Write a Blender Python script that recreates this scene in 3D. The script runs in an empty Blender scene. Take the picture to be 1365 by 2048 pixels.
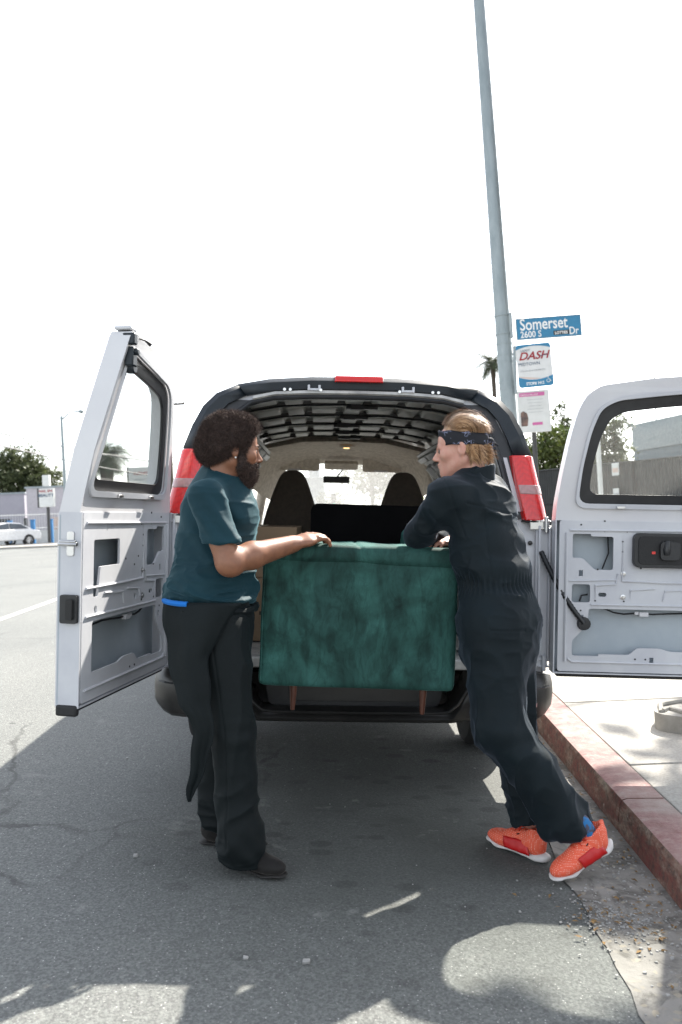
import bpy, bmesh, math, random
import numpy as np
from mathutils import Vector, Matrix, geometry
R_ = math.radians
random.seed(7)
SC = bpy.context.scene
COL = SC.collection

# ---------------------------------------------------------------- frames
# The kerb side of this road falls away: everything standing on it is built level and then
# leant by TILT about the street axis; far things are built upright.
TILT = R_(3.6)
LEAN = Matrix.Rotation(TILT, 4, 'Y')
ROLL = R_(1.1)
CAMH = 1.38
F = 1650.0
def px(x, y, Y):
    """point (road frame) seen at photo pixel x, y when it is Y metres away"""
    a = (x - 682.5) / F * Y; b = -(y - 1024.0) / F * Y
    c, s = math.cos(ROLL), math.sin(ROLL)
    return Vector((a * c - b * s, Y, CAMH + a * s + b * c))
def fpx(x, y, Y):
    return LEAN @ px(x, y, Y)
NEAR = []            # top-level objects that stand on the leaning road

# ---------------------------------------------------------------- camera
cam_d = bpy.data.cameras.new("camera")
cam = bpy.data.objects.new("camera", cam_d); COL.objects.link(cam)
cam_d.sensor_fit = 'VERTICAL'; cam_d.sensor_height = 36.0
cam_d.lens = 36.0 * F / 2048.0
cam_d.clip_start = 0.05; cam_d.clip_end = 2000
cam_d.dof.use_dof = True; cam_d.dof.focus_distance = 3.7; cam_d.dof.aperture_fstop = 3.6
r = Vector((math.cos(ROLL), 0, math.sin(ROLL))); u = Vector((-math.sin(ROLL), 0, math.cos(ROLL)))
m = Matrix.Identity(4)
for i in range(3):
    m[i][0] = r[i]; m[i][1] = u[i]; m[i][2] = (0, -1, 0)[i]
m.translation = (0, 0, CAMH)
cam.matrix_world = LEAN @ m
SC.camera = cam

# ---------------------------------------------------------------- light
SUN_A, SUN_B = 0.525, 0.865           # metres a shadow runs left / towards the camera per metre of height
trav = (LEAN.to_3x3() @ Vector((-SUN_A, -SUN_B, -1.0))).normalized()
sd = bpy.data.lights.new("sun", 'SUN'); sd.energy = 4.6; sd.angle = R_(0.55); sd.color = (1.0, 0.94, 0.85)
sun = bpy.data.objects.new("sun", sd); COL.objects.link(sun)
sun.rotation_euler = trav.to_track_quat('-Z', 'Y').to_euler(); sun.location = (6, 10, 12)
to_sun = -trav
elev = math.asin(to_sun.z); azim = math.atan2(to_sun.x, to_sun.y)
w = bpy.data.worlds.new("World"); SC.world = w; w.use_nodes = True
nt = w.node_tree; bg = nt.nodes['Background']
sky = nt.nodes.new('ShaderNodeTexSky'); sky.sky_type = 'NISHITA'; sky.sun_disc = False
sky.sun_elevation = elev; sky.sun_rotation = azim
sky.dust_density = 1.2; sky.air_density = 1.0; sky.ozone_density = 1.0
hs = nt.nodes.new('ShaderNodeHueSaturation'); hs.inputs['Saturation'].default_value = .34      # thin white haze over the whole sky
nt.links.new(sky.outputs[0], hs.inputs['Color']); nt.links.new(hs.outputs[0], bg.inputs[0]); bg.inputs[1].default_value = 0.15
SC.view_settings.view_transform = 'Standard'; SC.view_settings.look = 'None'
SC.view_settings.exposure = 1.58; SC.view_settings.gamma = 1.0
SC.view_settings.use_curve_mapping = False
SC.cycles.max_bounces = 8; SC.cycles.transparent_max_bounces = 16

# ---------------------------------------------------------------- materials
MATS = {}
def newmat(name):
    mt = bpy.data.materials.new(name); mt.use_nodes = True
    MATS[name] = mt
    return mt, mt.node_tree, mt.node_tree.nodes['Principled BSDF']
def mixc(nt, fac, a, b, blend='MIX'):
    n = nt.nodes.new('ShaderNodeMix'); n.data_type = 'RGBA'; n.blend_type = blend
    for sock, v in ((n.inputs[0], fac), (n.inputs[6], a), (n.inputs[7], b)):
        if hasattr(v, 'links') or hasattr(v, 'is_linked'): nt.links.new(v, sock)
        elif isinstance(v, (int, float)): sock.default_value = v
        else: sock.default_value = (v[0], v[1], v[2], 1)
    return n.outputs[2]
def noise(nt, scale, detail=4, rough=.55, coord='Object', dist=0.0, sc3=None):
    tc = nt.nodes.new('ShaderNodeTexCoord'); n = nt.nodes.new('ShaderNodeTexNoise')
    n.inputs['Scale'].default_value = scale; n.inputs['Detail'].default_value = detail
    n.inputs['Roughness'].default_value = rough; n.inputs['Distortion'].default_value = dist
    if sc3:
        mp = nt.nodes.new('ShaderNodeMapping'); mp.inputs['Scale'].default_value = sc3
        nt.links.new(tc.outputs[coord], mp.inputs[0]); nt.links.new(mp.outputs[0], n.inputs[0])
    else: nt.links.new(tc.outputs[coord], n.inputs[0])
    return n.outputs[0]
def voro(nt, scale, feature='F1', coord='Object', out=0, sc3=None, rand=1.0):
    tc = nt.nodes.new('ShaderNodeTexCoord'); n = nt.nodes.new('ShaderNodeTexVoronoi')
    n.feature = feature; n.inputs['Scale'].default_value = scale; n.inputs['Randomness'].default_value = rand
    if sc3:
        mp = nt.nodes.new('ShaderNodeMapping'); mp.inputs['Scale'].default_value = sc3
        nt.links.new(tc.outputs[coord], mp.inputs[0]); nt.links.new(mp.outputs[0], n.inputs[0])
    else: nt.links.new(tc.outputs[coord], n.inputs[0])
    return n.outputs[out]
def ramp(nt, src, stops):
    n = nt.nodes.new('ShaderNodeValToRGB'); e = n.color_ramp.elements
    while len(e) < len(stops): e.new(0.5)
    for k, (p, c) in enumerate(stops):
        e[k].position = p
        e[k].color = (c, c, c, 1) if isinstance(c, (int, float)) else (c[0], c[1], c[2], 1)
    nt.links.new(src, n.inputs[0]); return n.outputs[0]
def bump(nt, b, src, strength, dist=0.01, prev=None):
    n = nt.nodes.new('ShaderNodeBump'); n.inputs['Strength'].default_value = strength
    n.inputs['Distance'].default_value = dist
    nt.links.new(src, n.inputs['Height'])
    if prev is not None: nt.links.new(prev, n.inputs['Normal'])
    nt.links.new(n.outputs[0], b.inputs['Normal']); return n.outputs[0]
def mat(name, col, rough=.5, metal=0.0, col2=None, nscale=8, nsharp=(.35, .65), bscale=None, bstr=.2, bdist=.005,
        coat=0.0, sheen=0.0, spec=.5, nstr3=None, emit=None):
    mt, nt, b = newmat(name)
    b.inputs['Roughness'].default_value = rough; b.inputs['Metallic'].default_value = metal
    b.inputs['Coat Weight'].default_value = coat; b.inputs['Sheen Weight'].default_value = sheen
    b.inputs['Sheen Roughness'].default_value = .4
    b.inputs['Specular IOR Level'].default_value = spec
    if col2 is None: col2 = tuple(c * .82 for c in col)
    f = ramp(nt, noise(nt, nscale, 5, .6, sc3=nstr3), [(nsharp[0], 0.0), (nsharp[1], 1.0)])
    nt.links.new(mixc(nt, f, col, col2), b.inputs['Base Color'])
    if bscale: bump(nt, b, noise(nt, bscale, 3, .6), bstr, bdist)
    if emit: b.inputs['Emission Color'].default_value = (*col, 1); b.inputs['Emission Strength'].default_value = emit
    return mt
def glassmat(name, tint=(.86, .9, .9), gloss=.10, dust=0.0, rough=.02):
    mt = bpy.data.materials.new(name); mt.use_nodes = True; nt = mt.node_tree; nt.nodes.clear(); MATS[name] = mt
    out = nt.nodes.new('ShaderNodeOutputMaterial'); tr = nt.nodes.new('ShaderNodeBsdfTransparent')
    gl = nt.nodes.new('ShaderNodeBsdfGlossy'); mx = nt.nodes.new('ShaderNodeMixShader')
    tr.inputs[0].default_value = (*tint, 1); gl.inputs['Roughness'].default_value = rough
    fr = nt.nodes.new('ShaderNodeFresnel'); fr.inputs[0].default_value = 1.4
    fm = nt.nodes.new('ShaderNodeMath'); fm.operation = 'MULTIPLY'; fm.inputs[1].default_value = .28; nt.links.new(fr.outputs[0], fm.inputs[0])
    nt.links.new(fm.outputs[0], mx.inputs[0]); nt.links.new(tr.outputs[0], mx.inputs[1]); nt.links.new(gl.outputs[0], mx.inputs[2])
    last = mx.outputs[0]
    if dust:
        df = nt.nodes.new('ShaderNodeBsdfTranslucent'); df.inputs[0].default_value = (.8, .8, .78, 1)
        m2 = nt.nodes.new('ShaderNodeMixShader')
        f = ramp(nt, noise(nt, 60, 4, .8), [(.3, dust * .5), (.75, dust * 1.6)])
        sp = ramp(nt, voro(nt, 90), [(0.0, .45), (.12, 0.0)])
        ad = nt.nodes.new('ShaderNodeMath'); ad.operation = 'ADD'; ad.use_clamp = True
        mu = nt.nodes.new('ShaderNodeMath'); mu.operation = 'MULTIPLY'; mu.inputs[1].default_value = .5
        nt.links.new(sp, mu.inputs[0]); nt.links.new(f, ad.inputs[0]); nt.links.new(mu.outputs[0], ad.inputs[1])
        nt.links.new(ad.outputs[0], m2.inputs[0]); nt.links.new(last, m2.inputs[1]); nt.links.new(df.outputs[0], m2.inputs[2])
        last = m2.outputs[0]
    nt.links.new(last, out.inputs[0]); return mt

M_white = mat('white_paint', (.60, .60, .61), .32, coat=.35, col2=(.55, .55, .57), nscale=3)
M_prim = mat('inner_white_paint', (.54, .55, .57), .42, col2=(.48, .49, .52), nscale=6, bscale=40, bstr=.05)
M_grey = mat('bare_grey_paint', (.50, .49, .46), .45, col2=(.30, .30, .29), nscale=12)
M_pad = mat('pale_roof_sheet', (.74, .74, .70), .45, col2=(.66, .66, .62), nscale=8)
M_bow = mat('roof_bow_paint', (.20, .20, .19), .5, col2=(.12, .12, .12), nscale=10)
M_black = mat('black_plastic', (.010, .011, .013), .42, col2=(.017, .018, .020), nscale=20, bscale=300, bstr=.15, bdist=.001)
M_trim = mat('dark_blue_black_trim', (.008, .013, .018), .42, col2=(.012, .018, .024), nscale=10, bscale=250, bstr=.12, bdist=.001, spec=.35)
M_bump = mat('bumper_plastic', (.012, .0115, .011), .40, col2=(.022, .021, .020), nscale=5, bscale=180, bstr=.15, bdist=.001)
M_rubber = mat('rubber', (.018, .018, .018), .75, bscale=80, bstr=.3)
M_chrome = mat('zinc_steel', (.6, .6, .6), .28, metal=1.0)
M_beige = mat('beige_headliner', (.56, .50, .43), .85, col2=(.38, .33, .28), nscale=30, bscale=400, bstr=.1)
M_seat = mat('brown_grey_seat_fabric', (.15, .12, .10), .9, col2=(.115, .095, .08), nscale=40, bscale=300, bstr=.3, sheen=.2)
M_cavity = mat('bare_primer_skin', (.42, .47, .50), .5, col2=(.36, .41, .45), nscale=5)
M_glass = glassmat('door_glass', (.95, .965, .955), dust=.022)
M_wind = glassmat('windscreen_glass', (.72, .78, .78), dust=.16)
M_yellow = mat('warm_lamp_lens', (1.0, .62, .25), .4, emit=.8)

def _redlens(name, col):
    mt, nt, b = newmat(name)
    g = voro(nt, 130, 'F1', rand=0.0)
    nt.links.new(mixc(nt, ramp(nt, g, [(.2, 0.0), (.7, 1.0)]), col, tuple(c * .72 for c in col)), b.inputs['Base Color'])
    b.inputs['Roughness'].default_value = .12; b.inputs['Coat Weight'].default_value = .6
    b.inputs['Subsurface Weight'].default_value = .25; b.inputs['Subsurface Radius'].default_value = (.02, .008, .006)
    bump(nt, b, g, .35, .002); return mt
M_red = _redlens('red_lens', (.72, .012, .010))
M_clear = _redlens('clear_lens', (.46, .26, .25))

# ---------------------------------------------------------------- mesh helpers
def tag(o, label=None, cat=None, group=None, kind=None):
    if label: o['label'] = label
    if cat: o['category'] = cat
    if group: o['group'] = group
    if kind: o['kind'] = kind
    return o
def link(name, me, m, parent=None, near=False, loc=None, rot=None):
    o = bpy.data.objects.new(name, me); COL.objects.link(o)
    if m is not None and me is not None: me.materials.append(m)
    if parent: o.parent = parent
    if loc is not None: o.location = loc
    if rot is not None: o.rotation_euler = rot
    if near: NEAR.append(o)
    return o
def empty(name, loc=(0, 0, 0), rot=(0, 0, 0), near=False):
    return link(name, None, None, None, near, loc, rot)
class MB:
    def __init__(s): s.v = []; s.f = []
    def add(s, vs, fs):
        n = len(s.v); s.v += [tuple(v) for v in vs]; s.f += [tuple(i + n for i in f) for f in fs]; return s
    def box(s, c, d, rot=None):
        h = [x / 2 for x in d]; vs = []
        for k in range(8):
            p = Vector(((h[0] if k & 1 else -h[0]), (h[1] if k & 2 else -h[1]), (h[2] if k & 4 else -h[2])))
            if rot is not None: p = rot @ p
            vs.append(p + Vector(c))
        return s.add(vs, [(0, 2, 3, 1), (4, 5, 7, 6), (0, 1, 5, 4), (2, 6, 7, 3), (0, 4, 6, 2), (1, 3, 7, 5)])
    def tube(s, pts, r, n=10, cap=True):
        pts = [Vector(p) for p in pts]; k = len(pts); rs = r if isinstance(r, (list, tuple)) else [r] * k
        ref = Vector((0, 0, 1)); d0 = (pts[-1] - pts[0]).normalized()
        if abs(d0.z) > .9: ref = Vector((1, 0, 0))
        vs = []; fs = []
        for i, p in enumerate(pts):
            d = (pts[min(i + 1, k - 1)] - pts[max(i - 1, 0)]).normalized()
            a = d.cross(ref).normalized(); b = d.cross(a)
            for j in range(n):
                t = 2 * math.pi * j / n; vs.append(p + (a * math.cos(t) + b * math.sin(t)) * rs[i])
        for i in range(k - 1):
            for j in range(n):
                fs.append((i * n + j, i * n + (j + 1) % n, (i + 1) * n + (j + 1) % n, (i + 1) * n + j))
        if cap: fs.append(tuple(range(n - 1, -1, -1))); fs.append(tuple((k - 1) * n + j for j in range(n)))
        return s.add(vs, fs)
    def loft(s, rings, closed=True, caps=True):
        n = len(rings[0]); vs = [p for rg in rings for p in rg]; fs = []
        for i in range(len(rings) - 1):
            for j in range(n if closed else n - 1):
                fs.append((i * n + j, i * n + (j + 1) % n, (i + 1) * n + (j + 1) % n, (i + 1) * n + j))
        if caps and closed: fs.append(tuple(range(n - 1, -1, -1))); fs.append(tuple((len(rings) - 1) * n + j for j in range(n)))
        return s.add(vs, fs)
    def lathe(s, prof, c=(0, 0, 0), axis='Z', n=24):
        rings = []
        for k in range(n):
            t = 2 * math.pi * k / n; rg = []
            for (r, h) in prof:
                x, y = r * math.cos(t), r * math.sin(t)
                p = {'Z': (x, y, h), 'X': (h, x, y), 'Y': (x, h, y)}[axis]
                rg.append((p[0] + c[0], p[1] + c[1], p[2] + c[2]))
            rings.append(rg)
        rings.append(rings[0]); return s.loft(rings, closed=False, caps=False)
    def plate(s, outer, holes=(), t=.01, fn=None):
        """flat plate with holes in (a, b), thickness along c from 0 to t; fn maps (a, b, c) to a point"""
        fn = fn or (lambda a, b, c: (a, c, b))
        loops = [[Vector((p[0], p[1], 0)) for p in L] for L in [outer, *holes]]
        tris = geometry.tessellate_polygon(loops); flat = [p for L in loops for p in L]; n = len(flat)
        vs = [fn(p.x, p.y, 0) for p in flat] + [fn(p.x, p.y, t) for p in flat]
        fs = [tuple(q) for q in tris] + [tuple(i + n for i in reversed(q)) for q in tris]
        o = 0
        for L in loops:
            k = len(L)
            for j in range(k): fs.append((o + j, o + (j + 1) % k, n + o + (j + 1) % k, n + o + j))
            o += k
        return s.add(vs, fs)
    def build(s, name, m, parent=None, near=False, smooth=False, bevel=0, seg=2, loc=None, rot=None, origin=None, sub=0):
        me = bpy.data.meshes.new(name)
        vs = s.v
        if origin is not None: vs = [(v[0] - origin[0], v[1] - origin[1], v[2] - origin[2]) for v in vs]; loc = origin
        me.from_pydata(vs, [], s.f)
        bm = bmesh.new(); bm.from_mesh(me); bmesh.ops.remove_doubles(bm, verts=bm.verts, dist=1e-5)
        bmesh.ops.recalc_face_normals(bm, faces=bm.faces); bm.to_mesh(me); bm.free()
        o = link(name, me, m, parent, near, loc, rot)
        if bevel:
            md = o.modifiers.new('bevel', 'BEVEL'); md.width = bevel; md.segments = seg; md.limit_method = 'ANGLE'; md.angle_limit = R_(35)
            md.harden_normals = False
        if sub:
            md = o.modifiers.new('sub', 'SUBSURF'); md.levels = md.render_levels = sub
        if smooth or bevel or sub:
            for p in me.polygons: p.use_smooth = True
            if not sub: me.set_sharp_from_angle(angle=R_(42 if not bevel else 60))
        return o
def rr(x0, z0, x1, z1, r=.02, n=4):
    pts = []
    for cx, cz, a0 in ((x1 - r, z1 - r, 0), (x0 + r, z1 - r, 90), (x0 + r, z0 + r, 180), (x1 - r, z0 + r, 270)):
        for k in range(n + 1):
            a = R_(a0 + 90 * k / n); pts.append((cx + r * math.cos(a), cz + r * math.sin(a)))
    return pts
def rpoly(pts, r=.02, n=4):
    out = []; k = len(pts)
    for i in range(k):
        p = Vector(pts[i]); a = Vector(pts[i - 1]); b = Vector(pts[(i + 1) % k])
        ri = min(r, (a - p).length * .45, (b - p).length * .45)
        q0 = p + (a - p).normalized() * ri; q1 = p + (b - p).normalized() * ri
        for j in range(n + 1):
            t = j / n; out.append(tuple((1 - t) ** 2 * q0 + 2 * t * (1 - t) * p + t * t * q1))
    return out
def text(s, size, name, m, parent, loc, rot, ext=.001, bold=0.0, shear=0.0, align='LEFT', xs=1.0, near=False):
    cu = bpy.data.curves.new(name, 'FONT'); cu.body = s; cu.size = size; cu.extrude = ext; cu.offset = bold; cu.shear = shear
    cu.align_x = align; cu.resolution_u = 3
    tmp = bpy.data.objects.new('tmp', cu); COL.objects.link(tmp)
    dg = bpy.context.evaluated_depsgraph_get(); me = bpy.data.meshes.new_from_object(tmp.evaluated_get(dg))
    bpy.data.objects.remove(tmp)
    for v in me.vertices: v.co.x *= xs
    me.materials.clear()
    return link(name, me, m, parent, near, loc, rot)

# ---------------------------------------------------------------- signed distance meshing for bodies and cloth
def _h(ix, iy, iz, seed):
    n = (ix * 374761393 + iy * 668265263 + iz * 2147483647 + seed * 974634777) & 0xffffffff
    n = ((n ^ (n >> 13)) * 1274126177) & 0xffffffff
    return ((n ^ (n >> 16)) & 0xffff) / 32767.5 - 1.0
def vnoise(P, scale, seed=0):
    """value noise, P (n,3), scale scalar or 3"""
    Q = P * np.asarray(scale, dtype=float); I = np.floor(Q).astype(np.int64); f = Q - I; f = f * f * (3 - 2 * f); r = 0
    for dx in (0, 1):
        wx = f[:, 0] if dx else 1 - f[:, 0]
        for dy in (0, 1):
            wy = f[:, 1] if dy else 1 - f[:, 1]
            for dz in (0, 1):
                wz = f[:, 2] if dz else 1 - f[:, 2]
                r = r + wx * wy * wz * _h(I[:, 0] + dx, I[:, 1] + dy, I[:, 2] + dz, seed)
    return r
class SDF:
    def __init__(s, lo, hi, res):
        s.lo = np.array(lo, np.float32); s.res = res
        s.n = [int(math.ceil((hi[i] - lo[i]) / res)) + 1 for i in range(3)]
        s.D = np.full(s.n, 0.12, np.float32)
    def _sub(s, bb0, bb1, pad):
        i0 = [max(0, int((bb0[i] - pad - s.lo[i]) / s.res)) for i in range(3)]
        i1 = [min(s.n[i], int((bb1[i] + pad - s.lo[i]) / s.res) + 2) for i in range(3)]
        if any(i1[i] <= i0[i] for i in range(3)): return None
        ax = [s.lo[i] + s.res * np.arange(i0[i], i1[i], dtype=np.float32) for i in range(3)]
        return tuple(slice(i0[i], i1[i]) for i in range(3)), ax[0][:, None, None], ax[1][None, :, None], ax[2][None, None, :]
    def _apply(s, sl, d, k, op):
        A = s.D[sl]
        if op == 'sub': A2, d = -A, d
        else: A2 = A
        if op == 'sub':
            # max(A, -d) smooth
            h = np.maximum(k - np.abs(A + d), 0) / max(k, 1e-6); s.D[sl] = np.maximum(A, -d) + h * h * k * .25
        else:
            h = np.maximum(k - np.abs(A - d), 0) / max(k, 1e-6); s.D[sl] = np.minimum(A, d) - h * h * k * .25
    def rc(s, a, b, ra, rb, k=.02, n=None, q=1.0, op='add'):
        """tapered capsule; n, q: squash the section to q along direction n"""
        a = Vector(a); b = Vector(b); rm = max(ra, rb) * max(1, q)
        lo = [min(a[i], b[i]) - rm for i in range(3)]; hi = [max(a[i], b[i]) + rm for i in range(3)]
        g = s._sub(lo, hi, k + 3 * s.res)
        if g is None: return s
        sl, X, Y, Z = g; ab = b - a; L2 = max(ab.length_squared, 1e-9)
        px_, py_, pz_ = X - a.x, Y - a.y, Z - a.z
        t = np.clip((px_ * ab.x + py_ * ab.y + pz_ * ab.z) / L2, 0, 1)
        qx, qy, qz = px_ - t * ab.x, py_ - t * ab.y, pz_ - t * ab.z
        if n is not None:
            n = Vector(n).normalized(); dn = (qx * n.x + qy * n.y + qz * n.z) * (1.0 / q - 1)
            qx, qy, qz = qx + dn * n.x, qy + dn * n.y, qz + dn * n.z
        d = np.sqrt(qx * qx + qy * qy + qz * qz) - (ra + (rb - ra) * t)
        s._apply(sl, d.astype(np.float32), k, op); return s
    def el(s, c, r, M=None, k=.02, op='add'):
        """ellipsoid, M columns = axes"""
        rm = max(r); c = Vector(c); g = s._sub([c[i] - rm for i in range(3)], [c[i] + rm for i in range(3)], k + 3 * s.res)
        if g is None: return s
        sl, X, Y, Z = g; X, Y, Z = X - c.x, Y - c.y, Z - c.z
        M = M or Matrix.Identity(3); U = [X * M[0][j] + Y * M[1][j] + Z * M[2][j] for j in range(3)]
        k0 = np.sqrt(sum((U[j] / r[j]) ** 2 for j in range(3))); k1 = np.sqrt(sum((U[j] / (r[j] ** 2)) ** 2 for j in range(3)))
        d = k0 * (k0 - 1) / np.maximum(k1, 1e-6)
        s._apply(sl, d.astype(np.float32), k, op); return s
    def bx(s, c, h, M=None, rd=.01, k=.005, op='add'):
        rm = Vector(h).length + rd; c = Vector(c); g = s._sub([c[i] - rm for i in range(3)], [c[i] + rm for i in range(3)], k + 3 * s.res)
        sl, X, Y, Z = g; X, Y, Z = X - c.x, Y - c.y, Z - c.z
        M = M or Matrix.Identity(3); U = [np.abs(X * M[0][j] + Y * M[1][j] + Z * M[2][j]) - (h[j] - rd) for j in range(3)]
        d = np.sqrt(sum(np.maximum(u_, 0) ** 2 for u_ in U)) + np.minimum(np.maximum(np.maximum(U[0], U[1]), U[2]), 0) - rd
        s._apply(sl, d.astype(np.float32), k, op); return s
    def cut(s, p, n):
        """keep the half-space behind the plane"""
        p = Vector(p); n = Vector(n).normalized()
        X = s.lo[0] + s.res * np.arange(s.n[0], dtype=np.float32)[:, None, None]
        Y = s.lo[1] + s.res * np.arange(s.n[1], dtype=np.float32)[None, :, None]
        Z = s.lo[2] + s.res * np.arange(s.n[2], dtype=np.float32)[None, None, :]
        s.D = np.maximum(s.D, (X - p.x) * n.x + (Y - p.y) * n.y + (Z - p.z) * n.z); return s
    def mesh(s, name, m, parent=None, near=False, disp=None, origin=(0, 0, 0), relax=2, dilate=0.0):
        D = s.D - dilate; D[0], D[-1] = .1, .1; D[:, 0], D[:, -1] = .1, .1; D[:, :, 0], D[:, :, -1] = .1, .1
        S = D < 0; nx, ny, nz = S.shape
        c = np.zeros((nx - 1, ny - 1, nz - 1), np.uint8)
        for a in (0, 1):
            for b in (0, 1):
                for e in (0, 1): c += S[a:nx - 1 + a, b:ny - 1 + b, e:nz - 1 + e]
        act = np.argwhere((c > 0) & (c < 8)); idx = -np.ones(c.shape, np.int32); idx[tuple(act.T)] = np.arange(len(act))
        P = np.zeros((len(act), 3)); W = np.zeros(len(act)); cor = [(i, j, k) for i in (0, 1) for j in (0, 1) for k in (0, 1)]
        for A in cor:
            for ax in range(3):
                if A[ax]: continue
                B = list(A); B[ax] = 1
                da = D[act[:, 0] + A[0], act[:, 1] + A[1], act[:, 2] + A[2]]; db = D[act[:, 0] + B[0], act[:, 1] + B[1], act[:, 2] + B[2]]
                cr = (da < 0) != (db < 0); t = np.where(cr, da / np.where(cr, da - db, 1), 0)
                q = np.array(A, float)[None, :] + np.zeros((len(act), 3)); q[:, ax] += t
                P += q * cr[:, None]; W += cr
        P = act + P / W[:, None]; V = s.lo + P * s.res
        quads = []
        for ax in range(3):
            b1, b2 = [(1, 2), (2, 0), (0, 1)][ax]
            a_ = [slice(None)] * 3; a_[ax] = slice(0, -1); b_ = [slice(None)] * 3; b_[ax] = slice(1, None)
            e = S[tuple(a_)] != S[tuple(b_)]
            E = np.argwhere(e); E = E[(E[:, b1] > 0) & (E[:, b2] > 0)]
            E = E[(E[:, b1] < S.shape[b1] - 1) & (E[:, b2] < S.shape[b2] - 1)]
            fl = S[tuple(E.T)]
            def g(d1, d2):
                Q = E.copy(); Q[:, b1] -= d1; Q[:, b2] -= d2; return idx[tuple(Q.T)]
            q = np.stack([g(1, 1), g(0, 1), g(0, 0), g(1, 0)], 1); q[~fl] = q[~fl][:, ::-1]; quads.append(q)
        Q = np.concatenate(quads)
        for _ in range(relax):
            acc = np.zeros_like(V); w_ = np.zeros(len(V))
            for k in range(4):
                i, j = Q[:, k], Q[:, (k + 1) % 4]
                for x in range(3): acc[:, x] += np.bincount(i, V[j, x], len(V)) + np.bincount(j, V[i, x], len(V))
                w_ += np.bincount(i, minlength=len(V)) + np.bincount(j, minlength=len(V))
            V = V * .4 + .6 * acc / w_[:, None]
        if disp is not None:
            fn = np.cross(V[Q[:, 2]] - V[Q[:, 0]], V[Q[:, 3]] - V[Q[:, 1]]); N = np.zeros_like(V)
            for k in range(4):
                for x in range(3): N[:, x] += np.bincount(Q[:, k], fn[:, x], len(V))
            N /= np.linalg.norm(N, axis=1)[:, None] + 1e-12
            V = V + N * disp(V, N)[:, None]
        V = V - np.array(origin)
        me = bpy.data.meshes.new(name); me.vertices.add(len(V)); me.vertices.foreach_set('co', V.astype(np.float32).ravel())
        me.loops.add(len(Q) * 4); me.loops.foreach_set('vertex_index', Q.astype(np.int32).ravel())
        me.polygons.add(len(Q)); me.polygons.foreach_set('loop_start', np.arange(0, len(Q) * 4, 4, dtype=np.int32))
        me.polygons.foreach_set('use_smooth', np.ones(len(Q), bool))
        me.update(); me.validate()
        return link(name, me, m, parent, near)
# ================================================================ VAN
VAN_X, VAN_Y, VAN_YAW = .085, 4.20, R_(1.4)
van = empty('cargo_van', (VAN_X, VAN_Y, 0), (0, 0, VAN_YAW), near=True)
tag(van, 'white cargo van with dark roof trim and both rear doors open, by the kerb', 'van')
BODY = [(0, 2.085), (.25, 2.082), (.47, 2.066), (.63, 2.035), (.74, 1.985), (.805, 1.915), (.855, 1.81), (.895, 1.69), (.925, 1.53), (.955, 1.38), (.975, 1.22), (.985, 1.05), (.985, .85), (.975, .66), (.955, .50)]
OPEN = [(0, 1.975), (.25, 1.973), (.44, 1.962), (.555, 1.935), (.625, 1.89), (.67, 1.83), (.705, 1.74), (.735, 1.63), (.765, 1.49), (.79, 1.36), (.805, 1.22), (.81, 1.05), (.81, .85), (.81, .72), (.80, .64)]
def lean_y(z): return .20 * max(0, (z - 1.25) / .83) ** 1.15
def mirror(pr):                      # half profile -> left bottom over the roof to right bottom
    return [(-x, z) for x, z in reversed(pr)] + [(x, z) for x, z in pr[1:]]
BP, OP = mirror(BODY), mirror(OPEN)
def scalep(P, k, dz=0, zc=1.2): return [(x * k, zc + (z - zc) * k + dz) for x, z in P]
# outer shell ------------------------------------------------------
st = [('r', 0)] + [(y, 0) for y in (.5, 1.2, 2.0, 2.75, 3.05, 3.25, 3.45, 3.7, 3.85)]
rings = []
for y, _ in st:
    rg = []
    for x, z in BP:
        yy = lean_y(z) if y == 'r' else y
        k = 1.0
        if y != 'r' and y > 2.7 and z > 1.2: k = 1 - .06 * (y - 2.7) / 1.2 * (z - 1.2) / .8
        rg.append((x * k, yy, z))
    rings.append(rg)
vs = [p for rg in rings for p in rg]; n = len(BP); fs = []
win = lambda i, j: (st[i][0] != 'r' and 3.0 < st[i][0] < 3.7 and all(1.25 > BP[q][1] - .0 or True for q in (j,)) and
                    min(BP[j][1], BP[j + 1][1]) > 1.2 and max(BP[j][1], BP[j + 1][1]) < 1.85)
for i in range(len(rings) - 1):
    for j in range(n - 1):
        if win(i, j): continue
        fs.append((i * n + j, i * n + j + 1, (i + 1) * n + j + 1, (i + 1) * n + j))
mb = MB(); mb.add(vs, fs)
o = mb.build('body_shell', M_white, van, smooth=True)
sol = o.modifiers.new('solid', 'SOLIDIFY'); sol.thickness = .012; sol.offset = -1
# nose: windscreen frame, bonnet, front
mb = MB()
nose = [(3.85, 1.18, 2.04), (4.9, .99, 1.20), (5.55, .96, 1.08), (5.72, .90, .85), (5.72, .90, .45), (3.85, .96, .45)]
mb.add([(-.97, 3.85, 1.2), (.97, 3.85, 1.2), (.93, 4.72, 1.16), (-.93, 4.72, 1.16), (.90, 5.45, 1.02), (-.90, 5.45, 1.02), (.86, 5.7, .80), (-.86, 5.7, .80),
        (.86, 5.7, .42), (-.86, 5.7, .42), (-.985, 3.85, .46), (.985, 3.85, .46)],
       [(3, 2, 4, 5), (5, 4, 6, 7), (7, 6, 8, 9), (1, 11, 8, 2), (2, 8, 6, 4), (0, 3, 9, 10), (3, 5, 7, 9), (10, 9, 8, 11)])
mb.build('bonnet', M_white, van, bevel=.03)
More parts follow.
